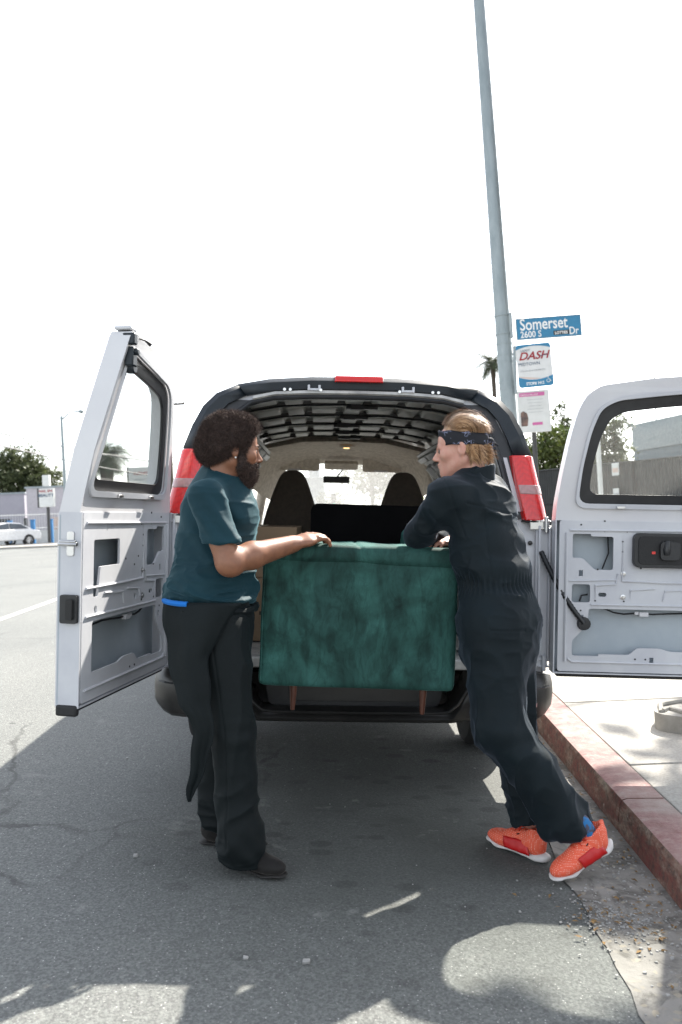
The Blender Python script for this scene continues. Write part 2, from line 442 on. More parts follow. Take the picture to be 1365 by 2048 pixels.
# windscreen + pillars + cab side windows
ws = [(-.58, 3.86, 1.93), (.58, 3.86, 1.93), (.84, 4.70, 1.17), (-.84, 4.70, 1.17)]
mb = MB(); mb.add(ws, [(0, 1, 2, 3)]); mb.build('windscreen', M_wind, van)
mb = MB()
for sx in (-1, 1):
    mb.tube([(sx * .70, 3.80, 1.90), (sx * .89, 4.74, 1.16)], .055, 8)
mb.box((0, 3.86, 1.985), (1.45, .10, .12)); mb.box((0, 4.74, 1.15), (1.8, .1, .06))
mb.build('windscreen_pillar', M_beige, van, bevel=.02)
for sx in (-1, 1):
    mb = MB(); pts = [(3.06, 1.225), (3.70, 1.225), (3.70, 1.53), (3.70, 1.68), (3.06, 1.68)]
    mb.add([(sx * (.965 if z < 1.3 else .90 if z < 1.6 else .865), y, z) for y, z in pts], [(0, 1, 2, 3, 4)])
    mb.build('side_window', M_glass, van)
    for y in (3.06, 3.30, 3.70): MB().tube([(sx * .955, y, 1.20), (sx * .865, y, 1.72)], .022, 6).build('window_bar', M_black, van)
    mb = MB(); mb.box((sx * 1.10, 3.78, 1.33), (.16, .07, .24)); mb.box((sx * 1.0, 3.8, 1.28), (.14, .04, .04))
    mb.build('wing_mirror', M_black, van, bevel=.02)
# rear face ring: white below the lamps, dark trim above ----------
def ring(o_pts, i_pts, y_off=0.0, extra=.0):
    mb = MB(); k = len(o_pts)
    vs = [(x, lean_y(z) + y_off, z) for x, z in o_pts] + [(x, lean_y(z) + y_off + extra, z) for x, z in i_pts]
    mb.add(vs, [(j, j + 1, k + j + 1, k + j) for j in range(k - 1)]); return mb
ring(BP, OP).build('rear_flange', M_prim, van, smooth=True)
# jamb returning into the van
mb = MB(); k = len(OP)
mb.add([(x, lean_y(z), z) for x, z in OP] + [(x * 1.02, lean_y(z) + .10, z + .01) for x, z in OP], [(j, j + 1, k + j + 1, k + j) for j in range(k - 1)])
mb.build('door_jamb', M_prim, van, smooth=True)
# rubber weatherstrip round the opening
pts = [(x * 1.015, lean_y(z) - .012, z + (.012 if z > 1.9 else 0)) for x, z in OP]
MB().tube(pts, .013, 8).build('weatherstrip', M_black, van, smooth=True)
# dark garnish: roof spoiler strip and the pillars above the lamps
def seg(zmin, push=.02, inner=.55, grow=1.012):
    idx = [j for j in range(len(BP)) if BP[j][1] >= zmin]
    return idx
def garnish(idx, name, dy=-.035, t_in=.62, m=M_trim, wrap=.16):
    mb = MB(); rows = []
    for j in idx:
        x, z = BP[j]; xi, zi = OP[j]; y0 = lean_y(z)
        nx, nz = x * .9, max(z - 1.35, 0); L = math.hypot(nx, nz) or 1; nx, nz = nx / L, nz / L
        ix, iz = x + (xi - x) * t_in, z + (zi - z) * t_in
        mx_, mz_ = x + (xi - x) * .12, z + (zi - z) * .12
        rows.append([(x + nx * .004, y0 + wrap, z + nz * .004), (x + nx * .012, y0 + dy + .03, z + nz * .012), (mx_, y0 + dy, mz_),
                     (x + (xi - x) * .5, y0 + dy * .9, z + (zi - z) * .5), (ix, y0 - .004, iz)])
    mb.loft(rows, closed=False, caps=False)
    o = mb.build(name, m, van, smooth=True); md = o.modifiers.new('s', 'SOLIDIFY'); md.thickness = .006
    return o
topi = [j for j in range(len(BP)) if abs(BP[j][0]) <= .70]
garnish(topi, 'roof_trim', dy=-.05, t_in=.55, wrap=.22)
for sgn in (-1, 1):
    li = [j for j in range(len(BP)) if BP[j][0] * sgn >= .62 - 1e-6 and BP[j][1] >= 1.68]
    garnish(li, 'pillar_trim', dy=-.045, t_in=.50, wrap=.20)
# black inner strip between lamp and opening
for sgn in (-1, 1):
    mb = MB(); rows = []
    for z, xo in ((1.96, .66), (1.90, .715), (1.80, .765), (1.68, .815), (1.50, .86), (1.36, .89)):
        xi = np.interp(-z, [-q[1] for q in OPEN], [q[0] for q in OPEN])
        y = lean_y(z) - .006; rows.append([(sgn * (xi + .028), y, z), (sgn * xo, y - .004, z)])
    mb.loft(rows, closed=False, caps=False); mb.build('lamp_surround', M_black, van, smooth=True)
    mb = MB()
    mb.add([(sgn * (np.interp(-z, [-q[1] for q in OPEN], [q[0] for q in OPEN]) + a), lean_y(z) - .012, z) for z, a in ((1.68, .035), (1.68, .055), (1.40, .060), (1.40, .035))], [(0, 1, 2, 3)])
    mb.build('painted_strip', M_prim, van)
# upper lip with two light brackets, as under the roof trim
mb = MB(); rows = []
for j in topi:
    x, z = OP[j]; rows.append([(x * 1.0, lean_y(z) - .022, z + .045), (x, lean_y(z) - .03, z + .030), (x, lean_y(z) - .004, z + .016)])
mb.loft(rows, closed=False, caps=False); mb.build('upper_lip', M_grey, van, smooth=True)
for bx_ in (-.235, .26):
    mb = MB(); mb.box((bx_, .150, 2.022), (.070, .02, .012)); mb.box((bx_ - .028, .146, 2.03), (.012, .02, .03)); mb.box((bx_ + .028, .146, 2.03), (.012, .02, .03))
    mb.build('latch_bracket', M_prim, van, bevel=.002)
for bx_ in (-.36, -.39, -.20, .215, .39, .42): MB().lathe([(0, .0), (.008, .0), (.008, .01), (0, .012)], (bx_, .135, 2.018), 'Y', 8).build('bolt', M_chrome, van)
# third brake light
mb = MB(); mb.add(*(lambda P: (P, [(0, 1, 2, 3), (7, 6, 5, 4), (0, 4, 5, 1), (1, 5, 6, 2), (2, 6, 7, 3), (3, 7, 4, 0)]))(
    [(-.125, .115, 2.062), (.125, .115, 2.062), (.125, .125, 2.094), (-.125, .125, 2.094), (-.135, .20, 2.062), (.135, .20, 2.062), (.135, .20, 2.098), (-.135, .20, 2.098)]))
mb.build('brake_light', M_red, van, bevel=.005)
# tail lamps --------------------------------------------------------
for sgn in (-1, 1):
    def lamp(z0, z1, m, nm, par, grow=0.0, n=6):
        mb = MB(); rings = []
        for k in range(n + 1):
            z = z0 + (z1 - z0) * k / n
            xo = np.interp(-z, [-q[1] for q in BODY], [q[0] for q in BODY]) + .020 + grow
            xi = xo - .135 + .04 * max(0, (z - 1.55)) ; y = lean_y(z)
            pts = [(xi, y - .0), (xi + .008, y - .052 - grow), (xi + .05, y - .062 - grow), (xo - .035, y - .055 - grow), (xo - .010, y - .030 - grow), (xo, y + .01), (xo - .004, y + .13), (xo - .03, y + .13)]
            rings.append([(sgn * a, b, z) for a, b in pts])
        mb.loft(rings); return mb.build(nm, m, par, bevel=.006)
    L = lamp(1.355, 1.69, M_red, 'tail_light', van)
    lamp(1.488, 1.538, M_clear, 'reversing_lens', L, .0025, 2)
    lamp(1.345, 1.356, M_black, 'lamp_base', L, -.004, 1)
# D pillar lower painted body is part of rear_flange; hinges
for sgn in (-1, 1):
    for z in (1.335, .635):
        mb = MB(); mb.box((sgn * .925, -.030, z), (.10, .012, .05)); mb.box((sgn * .955, -.03, z + .018), (.06, .03, .008)); mb.box((sgn * .955, -.03, z - .018), (.06, .03, .008))
        mb.lathe([(.0, -.04), (.011, -.04), (.011, .04), (0, .04)], (sgn * .955, -.045, z), 'Z', 12)
        mb.build('door_hinge', M_chrome if z > 1 else M_prim, van, bevel=.002)
    for z in (1.24, .93, .72): MB().lathe([(0, 0), (.012, 0), (.012, -.006), (0, -.008)], (sgn * .885, -.002, z), 'Y', 12).build('plug', M_black, van)
    mb = MB(); mb.box((sgn * .955, -.018, .985), (.09, .016, .69)); mb.box((sgn * .925, -.03, .985), (.012, .03, .69)); mb.box((sgn * .975, -.032, .985), (.010, .03, .67)); mb.build('pillar_flange', M_prim, van, bevel=.004)
# floor, sill, rear step trim ---------------------------------------
mb = MB(); mb.box((0, 1.95, .600), (1.86, 3.7, .05))
for k in range(13): mb.box((-.72 + .12 * k, 1.6, .63), (.05, 2.9, .012))
mb.build('cargo_floor', M_grey, van)
mb = MB(); mb.box((0, .02, .615), (1.66, .10, .055)); mb.build('door_sill', M_chrome if False else M_grey, van, bevel=.01)
mb = MB(); mb.box((0, 2.0, .42), (1.5, 3.6, .20)); mb.tube([(-.55, -.02, .42), (-.55, 4.6, .42)], .05, 8); mb.tube([(.55, -.02, .42), (.55, 4.6, .42)], .05, 8)
mb.tube([(-.75, .98, .36), (.75, .98, .36)], .05, 10)
mb.lathe([(0, -.12), (.12, -.09), (.15, 0), (.12, .09), (0, .12)], (0, .98, .36), 'Y', 16)
mb.build('chassis', M_rubber, van)
# bumper -------------------------------------------------------------
def bumper_ring(x):
    ax = abs(x); t = min(1, max(0, (ax - .46) / .13)); t = t * t * (3 - 2 * t)
    zt = .405 + (.600 - .405) * t; zb = .345 + .015 * t; yo = -.19
    e = max(0, (ax - .86) / .14); yo += .13 * e ** 2.2; zt -= .03 * e ** 2; zb += .045 * e ** 2
    return [(x, .06, zt - .01), (x, yo + .05, zt), (x, yo + .012, zt - .012 - .02 * t), (x, yo, zt - .03 - .04 * t), (x, yo + .004, (zt + zb) / 2 - .01), (x, yo + .02, zb + .025), (x, yo + .06, zb), (x, .06, zb + .01)]
xs = [-1.0, -.99, -.95, -.90, -.84, -.75, -.66, -.60, -.57, -.54, -.51, -.48, -.46, -.43, -.3, -.1]
mb = MB(); mb.loft([bumper_ring(x) for x in xs + [-x for x in reversed(xs)]])
o = mb.build('rear_bumper', M_bump, van, smooth=True)
# groove lines on the two corner caps
for sgn in (-1, 1):
    mb = MB(); pts = [(sgn * x, bumper_ring(x)[3][1] - .001, .535) for x in (.62, .72, .82, .88, .93, .965)]
    mb.tube(pts, .004, 6); mb.build('bumper_groove', M_black, o)
mb = MB(); mb.box((.87, -.185, .455), (.035, .012, .022)); mb.build('reflector', M_clear, o, bevel=.003)
# recess: dark step panel and rim line
mb = MB(); mb.plate(rpoly([(-.47, .60), (.47, .60), (.43, .40), (-.43, .40)], .03), [], .02, lambda a, b, c: (a, -.02 + c, b))
mb.build('step_panel', M_black, van)
mb = MB(); mb.plate(rr(-.33, .425, .33, .585, .025), [], .012, lambda a, b, c: (a, -.035 + c, b)); mb.build('licence_recess', M_bump, van, bevel=.004)
mb = MB(); mb.tube([(-.60, -.17, .585), (-.55, -.185, .53), (-.50, -.19, .45), (-.455, -.188, .413), (-.40, -.186, .405), (0, -.186, .403), (.40, -.186, .405), (.455, -.188, .413), (.50, -.19, .45), (.55, -.185, .53), (.60, -.17, .585)], .007, 6)
mb.build('step_rim', M_bump, van, smooth=True)
# wheels --------------------------------------------------------------
for sgn in (-1, 1):
    for y in (.78, 4.55):
        prof = [(.20, -.105), (.27, -.12), (.345, -.115), (.372, -.085), (.375, -.04), (.370, -.035), (.370, -.025), (.376, -.02), (.376, .02), (.370, .025), (.370, .035), (.375, .04), (.372, .085), (.345, .115), (.27, .12), (.20, .105)]
        wo = MB().lathe(prof, (0, 0, 0), 'X', 40).build('wheel', M_rubber, van, smooth=True, loc=(sgn * .80, y, .376))
        mb = MB(); mb.lathe([(0, sgn * .05), (.08, sgn * .05), (.10, sgn * .03), (.19, sgn * .06), (.205, sgn * .10), (.215, sgn * .10), (.20, 0), (.2, -sgn * .1), (.19, -sgn * .1), (.16, 0), (0, -.0)], (0, 0, 0), 'X', 28)
        mb.build('rim', M_chrome, wo, smooth=True)
# ---------------------------------------------------------------- interior
# inner side walls with ribs
for sgn in (-1, 1):
    rows = []
    for y in (.10, 2.9):
        rows.append([(sgn * x, y + (lean_y(z) if y < 1 else 0), z) for x, z in ((.90, .62), (.925, .9), (.93, 1.15), (.89, 1.42), (.83, 1.62))])
    mb = MB(); mb.loft(rows, closed=False, caps=False)
    mb.build('inner_side_panel', M_grey, van, smooth=True)
    for y in (.30, .62, .98, 1.36, 1.74, 2.12, 2.50, 2.86):
        rg = []
        for x, z in ((.90, .63), (.92, .9), (.925, 1.15), (.885, 1.42), (.81, 1.68), (.74, 1.82)):
            rg.append([(sgn * x, y - .045, z), (sgn * (x - .05), y - .030, z), (sgn * (x - .05), y + .030, z), (sgn * x, y + .045, z)])
        MB().loft(rg).build('wall_rib', M_grey, van, smooth=False, bevel=.006)
    # waist rail
    MB().loft([[(sgn * .93, y, 1.12), (sgn * .875, y, 1.13), (sgn * .875, y, 1.19), (sgn * .925, y, 1.20)] for y in (.15, 2.9)]).build('waist_rail', M_grey, van, bevel=.006)
    # cant rail: slotted box running front to back under the roof edge
    mb = MB()
    A = Vector((sgn * .84, 0, 1.66)); B = Vector((sgn * .625, 0, 1.875)); d = (B - A); nrm = Vector((-sgn * d.z * sgn, 0, 0))
    nrm = Vector((-sgn * abs(d.z), 0, -abs(d.x))).normalized()
    def q(t, h, y): p = A + d * t + nrm * h; return (p.x, y, p.z)
    mb.loft([[q(0, -.02, y), q(0, .004, y), q(1, .004, y), q(1, -.02, y)] for y in (.22, 2.85)])
    rail = mb.build('cant_rail', M_black, van)
    for k in range(30):
        y = .24 + .087 * k; mb = MB(); w_ = .050 if k % 5 else .030
        t0, t1 = (.08, .58) if k % 3 else (.02, .62)
        mb.loft([[q(t0, .004, yy), q(t0 + .03, .034, yy), q(t1 - .03, .034, yy), q(t1, .004, yy)] for yy in (y, y + w_)])
        mb.build('rail_tab', M_prim, rail, bevel=.003)
    for k in range(5):
        mb = MB(); y = .26 + k * .52; mb.loft([[q(.72, .004, yy), q(.74, .035, yy), q(.90, .035, yy), q(.93, .004, yy)] for yy in (y, y + .44)])
        mb.build('rail_channel', M_prim, rail, bevel=.006)
# roof lining sheet and bows
def roofz(x, d=0): return np.interp(abs(x), [q[0] for q in BODY], [q[1] for q in BODY]) - .022 - d
mb = MB(); xsr = np.linspace(-.66, .66, 23)
mb.loft([[(x, y, roofz(x)) for x in xsr] for y in np.linspace(.16, 3.0, 12)], closed=False, caps=False)
mb.build('roof_panel', M_pad, van, smooth=True)
for yb in (.34, .86, 1.40, 1.94, 2.46, 2.88):
    mb = MB(); rg = []
    for i, x in enumerate(np.linspace(-.69, .69, 35)):
        z = roofz(x)
        rg.append([(x, yb - .060, z - .010), (x, yb - .045, z - .030), (x, yb + .045, z - .030), (x, yb + .060, z - .010)])
    mb.loft(rg); bow = mb.build('roof_bow', M_bow, van, bevel=.002)
    mb = MB()
    mb.tube([(-.66, yb - .05, roofz(.66) - .036)] + [(x, yb - .05, roofz(x) - .034 - .002 * math.sin(x * 21)) for x in np.linspace(-.6, .62, 26)], .006, 6)
    mb.build('wiring_harness', M_black, bow)
    mb = MB(); ox = .03 * math.sin(yb * 9); mb.box((.02 + ox, yb - .05, roofz(0) - .048), (.19, .06, .022)); mb.build('clip_bracket', M_black, bow, bevel=.004)
    mb = MB(); mb.box((-.01 + ox, yb - .06, roofz(0) - .038), (.08, .05, .05)); mb.build('clip_bracket', M_black, bow, bevel=.004)
    # raised pads pressed in the roof sheet between the bows
    for k, xc in enumerate(np.linspace(-.54, .54, 7)):
        mb = MB(); w2 = .062 if k % 2 else .088
        vs = []
        dz = .036 if k % 2 else .030
        for (dx, dy) in ((-w2, .085), (w2, .085), (w2, .42), (-w2, .42)): vs.append((xc + dx, yb + dy, roofz(xc + dx) - .002))
        for (dx, dy) in ((-w2 + .012, .105), (w2 - .012, .105), (w2 - .012, .40), (-w2 + .012, .40)): vs.append((xc + dx, yb + dy, roofz(xc + dx) - dz))
        mb.add(vs, [(4, 5, 6, 7), (0, 1, 5, 4), (1, 2, 6, 5), (2, 3, 7, 6), (3, 0, 4, 7)])
        if yb < 2.8: mb.build('roof_pad', M_pad, bow, bevel=.003)
# header behind the cab
mb = MB()
arch = [(-.84, 1.60), (-.80, 1.77), (-.69, 1.91), (-.36, 1.978), (0, 1.99), (.36, 1.978), (.69, 1.91), (.80, 1.77), (.84, 1.60)]
top = [(-.90, 1.60), (-.86, 1.74), (-.72, 1.94), (-.35, 2.03), (0, 2.04), (.35, 2.03), (.72, 1.94), (.86, 1.74), (.90, 1.60)]
mb.loft([[(a[0], 2.92, a[1]), (b[0], 2.95, b[1]), (b[0], 3.05, b[1]), (a[0] * .98, 3.08, a[1] - .01)] for a, b in zip(arch, top)])
mb.build('cab_header', M_beige, van, smooth=True)
mb = MB(); mb.loft([[(x * s, y, z + dz) for x, z in arch] for y, s, dz in ((3.05, .985, -.005), (3.35, .97, -.02), (3.7, .90, -.08), (3.95, .78, -.13))], closed=False, caps=False)
mb.build('headliner', M_beige, van, smooth=True)
for sx in (-1, 1):
    mb = MB(); mb.tube([(sx * .74, 2.80, 1.83), (sx * .79, 3.0, 1.76), (sx * .83, 3.1, 1.58)], [.055, .07, .05], 10); mb.build('corner_cover', M_beige, van, smooth=True)
    mb = MB(); mb.tube([(sx * .86, 3.02, 1.65), (sx * .93, 3.02, 1.20), (sx * .93, 3.02, .65)], .05, 8); mb.build('cab_pillar', M_beige, van, smooth=True)
    mb = MB(); mb.plate(rr(-.21, -.075, .21, .075, .03), [], .018, lambda a, b, c: (sx * .42 + a, 3.80 - b * .5 + c, 1.835 + b * .8)); vz = mb.build('sun_visor', M_beige, van, bevel=.006)
    mb = MB(); mb.box((sx * .42 - .03, 3.824, 1.784), (.13, .004, .018)); mb.build('visor_label', M_white, vz)
mb = MB(); mb.plate(rr(-.16, -.11, .16, .10, .04), [], .03, lambda a, b, c: (a, 3.72 - b * .6, 1.845 + b * .25 - c)); mb.build('overhead_console', M_beige, van, bevel=.01)
mb = MB(); mb.lathe([(0, -.012), (.05, -.012), (.07, 0)], (.03, 3.16, 1.965), 'Z', 20); dl = mb.build('dome_lamp', M_beige, van, smooth=True)
mb = MB(); mb.lathe([(0, -.02), (.025, -.018), (.03, -.010)], (.03, 3.16, 1.965), 'Z', 16); mb.build('lamp_lens', M_yellow, dl, smooth=True)
mb = MB(); mb.plate(rr(-.13, -.034, .13, .034, .015), [], .03, lambda a, b, c: (a - .04, 3.98 + c, 1.70 + b)); mb.tube([(-.04, 4.0, 1.72), (.02, 4.02, 1.80), (.0, 4.0, 1.86)], .008, 6)
mb.build('rear_view_mirror', M_black, van, bevel=.005)
# seats ------------------------------------------------------------------
for sx, m_ in ((-1, M_seat), (1, M_seat)):
    cx = -.43 if sx < 0 else .50
    rg = []
    for z, hw, y, th in ((.98, .25, 2.62, .07), (1.15, .255, 2.62, .07), (1.30, .235, 2.64, .065), (1.45, .19, 2.68, .06), (1.58, .145, 2.71, .055), (1.66, .115, 2.73, .05), (1.71, .08, 2.74, .04), (1.725, .03, 2.745, .02)):
        rg.append([(cx + hw * c, y + th * s_, z) for c, s_ in ((-1, -.3), (-.85, -.8), (-.4, -1), (.4, -1), (.85, -.8), (1, -.3), (1, .5), (.7, 1), (-.7, 1), (-1, .5))])
    so = MB().loft(rg).build('seat', m_, van, sub=1)
    mb = MB(); mb.box((cx, 2.95, .97), (.50, .55, .16)); mb.build('seat_cushion', m_, so, bevel=.05, seg=3)
    mb = MB(); mb.box((cx, 2.95, .76), (.40, .45, .28)); mb.build('seat_base', M_black, so)
mb = MB(); mb.loft([[(x, 4.05, .75), (x, 3.95, 1.10), (x, 4.15, 1.17), (x, 4.68, 1.17), (x, 4.68, .75)] for x in (-.93, .93)]); mb.build('dashboard', M_black, van, bevel=.04)
ring_ = [(-.43 + .19 * math.cos(t), 3.75 + .09 * math.sin(t), 1.17 + .17 * math.sin(t)) for t in np.linspace(0, 2 * math.pi, 25)]
mb = MB(); mb.tube(ring_, .015, 8); mb.build('steering_wheel', M_black, van, smooth=True)

# ---------------------------------------------------------------- rear doors
def make_door(sgn, ang):
    """sgn -1 left, +1 right; local x = sgn * (axis - u) mirrored so that u runs to the free edge"""
    hx = sgn * (1.0 if sgn < 0 else .955)
    mir = -sgn                               # closed: u runs towards the centre line
    HB = .955
    def lw(z, a=.55): return (.235 if sgn > 0 else .20) * max(0, (z - 1.42) / .64) ** 1.02 * (.22 + .78 * a / .945)
    def fn0(w0, t=1):
        return lambda a, b, c: (mir * a, w0 + c + lw(b, a), b)
    ZB, ZT = .60, 1.36
    # outer skin lower + upper frame --------------------------------
    low = rpoly([(.03, ZB), (.945, ZB), (.945, ZT), (.03, ZT)], .012)
    root = MB().plate(low, [], .006, fn0(-.012)).build('rear_door', M_cavity, van, loc=(hx, -.045, 0), rot=(0, 0, ang))
    tag(root, 'open left rear door seen on its inner side, swung back towards the viewer' if sgn < 0 else 'open right rear door, swung flat out over the kerb')
    mb = MB(); mb.plate(low, [], .004, fn0(-.018)); mb.build('outer_skin', M_white, root)
    # rim walls of the lower door
    mb = MB(); W = .085 if sgn > 0 else .082
    mb.box((mir * .942, W / 2 - .008, (ZB + ZT) / 2), (.006, W + .012, ZT - ZB)); 
    mb.box((mir * .032, W / 2 - .008, (ZB + ZT) / 2), (.006, W + .012, ZT - ZB))
    mb.box((mir * .487, W / 2 - .008, ZB + .003), (.905, W + .012, .006))
    mb.build('door_edge', M_prim, root)
    # upper frame ----------------------------------------------------
    UO = [(.03, ZT), (.035, 1.44), (.058, 1.60), (.088, 1.77), (.120, 1.90), (.155, 1.972), (.215, 2.018), (.45, 2.048), (.70, 2.06), (.945, 2.064), (.945, 1.80), (.945, 1.6), (.945, ZT)]
    WH = rpoly([(.135, 1.445), (.900, 1.445), (.900, 1.995), (.50, 1.965), (.30, 1.945), (.225, 1.905), (.185, 1.80), (.150, 1.62)], .055, 5)
    WI = rpoly([(.190, 1.492), (.862, 1.492), (.862, 1.940), (.50, 1.912), (.335, 1.893), (.272, 1.858), (.232, 1.77), (.200, 1.62)], .05, 5)
    UO = [UO[0]] + rpoly(UO, .03, 2)[3:-6] + [UO[-2], UO[-1]]
    mb = MB(); mb.plate(UO, [WH], W + .004, fn0(-.014)); mb.build('window_frame', M_white, root, bevel=.007, seg=3)
    mb = MB(); mb.plate(rpoly([(a * .985 + .006, b * .985 + .022) for a, b in rpoly([(.115, 1.42), (.920, 1.42), (.920, 2.015), (.50, 1.99), (.29, 1.968), (.205, 1.915), (.165, 1.80), (.13, 1.60)], .06, 5)], .01, 1), [WH], .012, fn0(W - .006)); mb.build('frame_lip', M_prim, root, bevel=.004)
    mb = MB(); mb.plate(WH, [WI], .014, fn0(W - .030)); mb.build('window_seal', M_black, root, bevel=.003)
    mb = MB(); mb.plate(rpoly([(.15, 1.455), (.885, 1.455), (.885, 1.975), (.50, 1.945), (.315, 1.92), (.245, 1.88), (.205, 1.78), (.172, 1.62)], .05, 5), [], .004, fn0(W - .036)); mb.build('window_glass', M_glass, root)
    for cu_ in (.34, .66):
        mb = MB(); mb.box((mir * cu_, W + .02 + lw(1.43), 1.428), (.04, .012, .014)); mb.build('clip', M_chrome, root, bevel=.002)
    # inner panel with its pressed cut-outs --------------------------
    H = []
    H.append(rpoly([(.115, 1.295), (.205, 1.295), (.205, 1.283), (.315, 1.283), (.315, 1.118), (.225, 1.118), (.165, 1.175), (.115, 1.175)], .012))
    H.append(rr(.115, .955, .205, 1.045, .012)); H.append(rr(.245, .985, .285, 1.005, .0095))
    H.append(rr(.148, 1.085, .168, 1.115, .002)); H.append(rr(.155, .865, .175, .893, .002))
    H.append(rpoly([(.20, .925), (.84, .925), (.84, .72), (.60, .72), (.55, .735), (.44, .735), (.40, .70), (.25, .70), (.25, .69), (.12, .69), (.12, .765), (.155, .80), (.195, .85)], .014))
    if sgn < 0:
        H.append(rpoly([(.60, 1.25), (.835, 1.25), (.835, 1.02), (.795, 1.02), (.775, 1.14), (.60, 1.14)], .012))
        H.append(rr(.42, .975, .45, 1.0, .012)); H.append(rr(.80, .955, .825, .985, .011)); H.append(rr(.36, 1.285, .366, 1.32, .002)); H.append(rr(.72, 1.285, .726, 1.32, .002))
    else:
        H.append(rr(.56, 1.20, .80, 1.28, .012)); H.append(rr(.50, .66, .52, .69, .002))
    mb = MB(); mb.plate(rpoly([(.05, ZB + .012), (.925, ZB + .012), (.925, ZT), (.05, ZT)], .015), H, .010, fn0(W - .014)); pan = mb.build('inner_panel', M_prim, root, bevel=.004)
    # pressed ribs and swages
    mb = MB()
    def rib(pts, r_=.006): mb.tube([(mir * a, W - .001 + lw(b), b) for a, b in pts], r_, 6)
    rib([(.10, 1.312), (.90, 1.318)]); rib([(.23, .96), (.23, 1.04), (.33, 1.05), (.34, 1.10)]); rib([(.36, 1.30), (.36, 1.065), (.55, 1.06), (.90, 1.06)])
    rib([(.10, 1.06), (.33, 1.07)], .004); rib([(.21, .945), (.90, .948)], .005); rib([(.10, .675), (.12, .66), (.90, .66)], .006); rib([(.085, 1.30), (.085, .66)], .007)
    rib([(.40, .97), (.40, 1.02), (.52, 1.03)], .004); rib([(.56, .97), (.57, 1.02), (.74, 1.03)], .004)
    mb.build('pressed_rib', M_prim, pan, smooth=True)
    mb = MB()
    for a, b in ((.27, 1.31), (.38, 1.31), (.36, 1.26), (.36, 1.21), (.45, 1.13), (.24, 1.12), (.41, 1.165), (.54, 1.16), (.37, .965), (.23, .965), (.16, .915), (.48, .68), (.43, .68), (.155, 1.34), (.27, 1.36)):
        mb.lathe([(0, .0015), (.0045, .0015), (.0045, -.001)], (mir * a, W - .0035 + lw(b), b), 'Y', 8)
    mb.build('punched_hole', M_black, pan)
    mb = MB()
    for a, b in ((.365, 1.10), (.365, .985)):
        mb.lathe([(0, .008), (.006, .008), (.007, .002), (.013, .001), (.013, -.003)], (mir * a, W - .002, b), 'Y', 10)
    mb.build('screw', M_chrome, pan, smooth=True)
    mb = MB(); mb.tube([(mir * a, .05, b) for a, b in ((.28, .925), (.33, .905), (.38, .898), (.45, .905), (.52, .90), (.60, .905), (.70, .91), (.84, .90))], .0045, 6)
    mb.tube([(mir * a, .03, b) for a, b in ((.30, 1.28), (.305, 1.20), (.275, 1.12))], .004, 6); mb.tube([(mir * a, .03, b) for a, b in ((.205, .99), (.175, .985), (.165, .955))], .005, 6)
    wr = mb.build('wiring', M_black, root, smooth=True)
    mb = MB(); mb.box((mir * .475, .055, .90), (.045, .02, .022)); mb.box((mir * .44, .055, .905), (.02, .016, .016)); mb.build('connector', M_white, wr, bevel=.002)
    # black rubber along the bottom edge
    mb = MB(); mb.plate(rpoly([(.05, ZB + .002), (.09, ZB + .045), (.13, ZB + .015), (.93, ZB + .003), (.945, ZB - .02), (.05, ZB - .02)], .01), [], .035, fn0(.02)); mb.build('bottom_seal', M_rubber, root, bevel=.004)
    if sgn > 0:
        mb = MB(); mb.plate(rr(.405, 1.135, .70, 1.305, .03), [], .035, fn0(W - .002)); la = mb.build('latch_housing', M_black, root, bevel=.008, seg=3)
        mb = MB(); mb.plate(rr(.425, 1.152, .68, 1.290, .022), [], .004, fn0(W + .0335)); mb.build('latch_inset', M_rubber, la, bevel=.003)
        mb = MB(); mb.tube([(mir * a, W + .05, b) for a, b in ((.555, 1.20), (.555, 1.225), (.56, 1.27))], [.016, .020, .012], 10); mb.plate(rr(.525, 1.175, .62, 1.265, .02), [], .02, fn0(W + .035)); mb.build('latch_handle', M_black, la, bevel=.006)
        mb = MB(); mb.plate(rr(.488, 1.203, .506, 1.216, .002), [], .004, fn0(W + .036)); mb.build('red_mark', M_red, la)
    else:
        # free edge: striker, latch block, top latch and rubber corner
        mb = MB(); mb.plate(rr(.0, .93, .07, 1.04, .008), [], .02, lambda a, b, c: (mir * (.945 + c), .005 + a, b)); lb = mb.build('latch_block', M_black, root, bevel=.004)
        mb = MB(); mb.plate(rr(.035, .945, .062, 1.025, .006), [], .014, lambda a, b, c: (mir * (.964 + c), a, b)); mb.build('latch_cover', M_rubber, lb, bevel=.003)
        mb = MB(); mb.plate(rr(.022, 1.19, .052, 1.285, .008), [], .006, lambda a, b, c: (mir * (.945 + c), a, b)); mb.tube([(mir * .965, -.005, 1.236), (mir * .97, .075, 1.236)], .008, 8); mb.tube([(mir * .965, 0, 1.246), (mir * .97, .07, 1.246)], .006, 8)
        mb.build('striker', M_chrome, root, bevel=.002)
        mb = MB(); mb.box((mir * .905, W + .008 + lw(1.96, .9), 1.965), (.045, .035, .075)); mb.lathe([(0, -.018), (.022, -.018), (.024, .018), (0, .018)], (mir * .890, W + .014 + lw(1.93, .88), 1.925), 'Y', 14); mb.lathe([(0, -.018), (.014, -.018), (.014, .022), (0, .022)], (mir * .905, W + .014 + lw(1.98, .88), 1.985), 'Y', 12); mb.box((mir * .925, W - .01 + lw(2.03, .9), 2.03), (.035, .05, .045))
        tl = mb.build('top_latch', M_trim, root, bevel=.006)
        mb = MB(); mb.box((mir * .918, .04 + lw(2.06, .9), 2.071), (.055, .07, .014)); mb.build('latch_cap', M_prim, tl, bevel=.004)
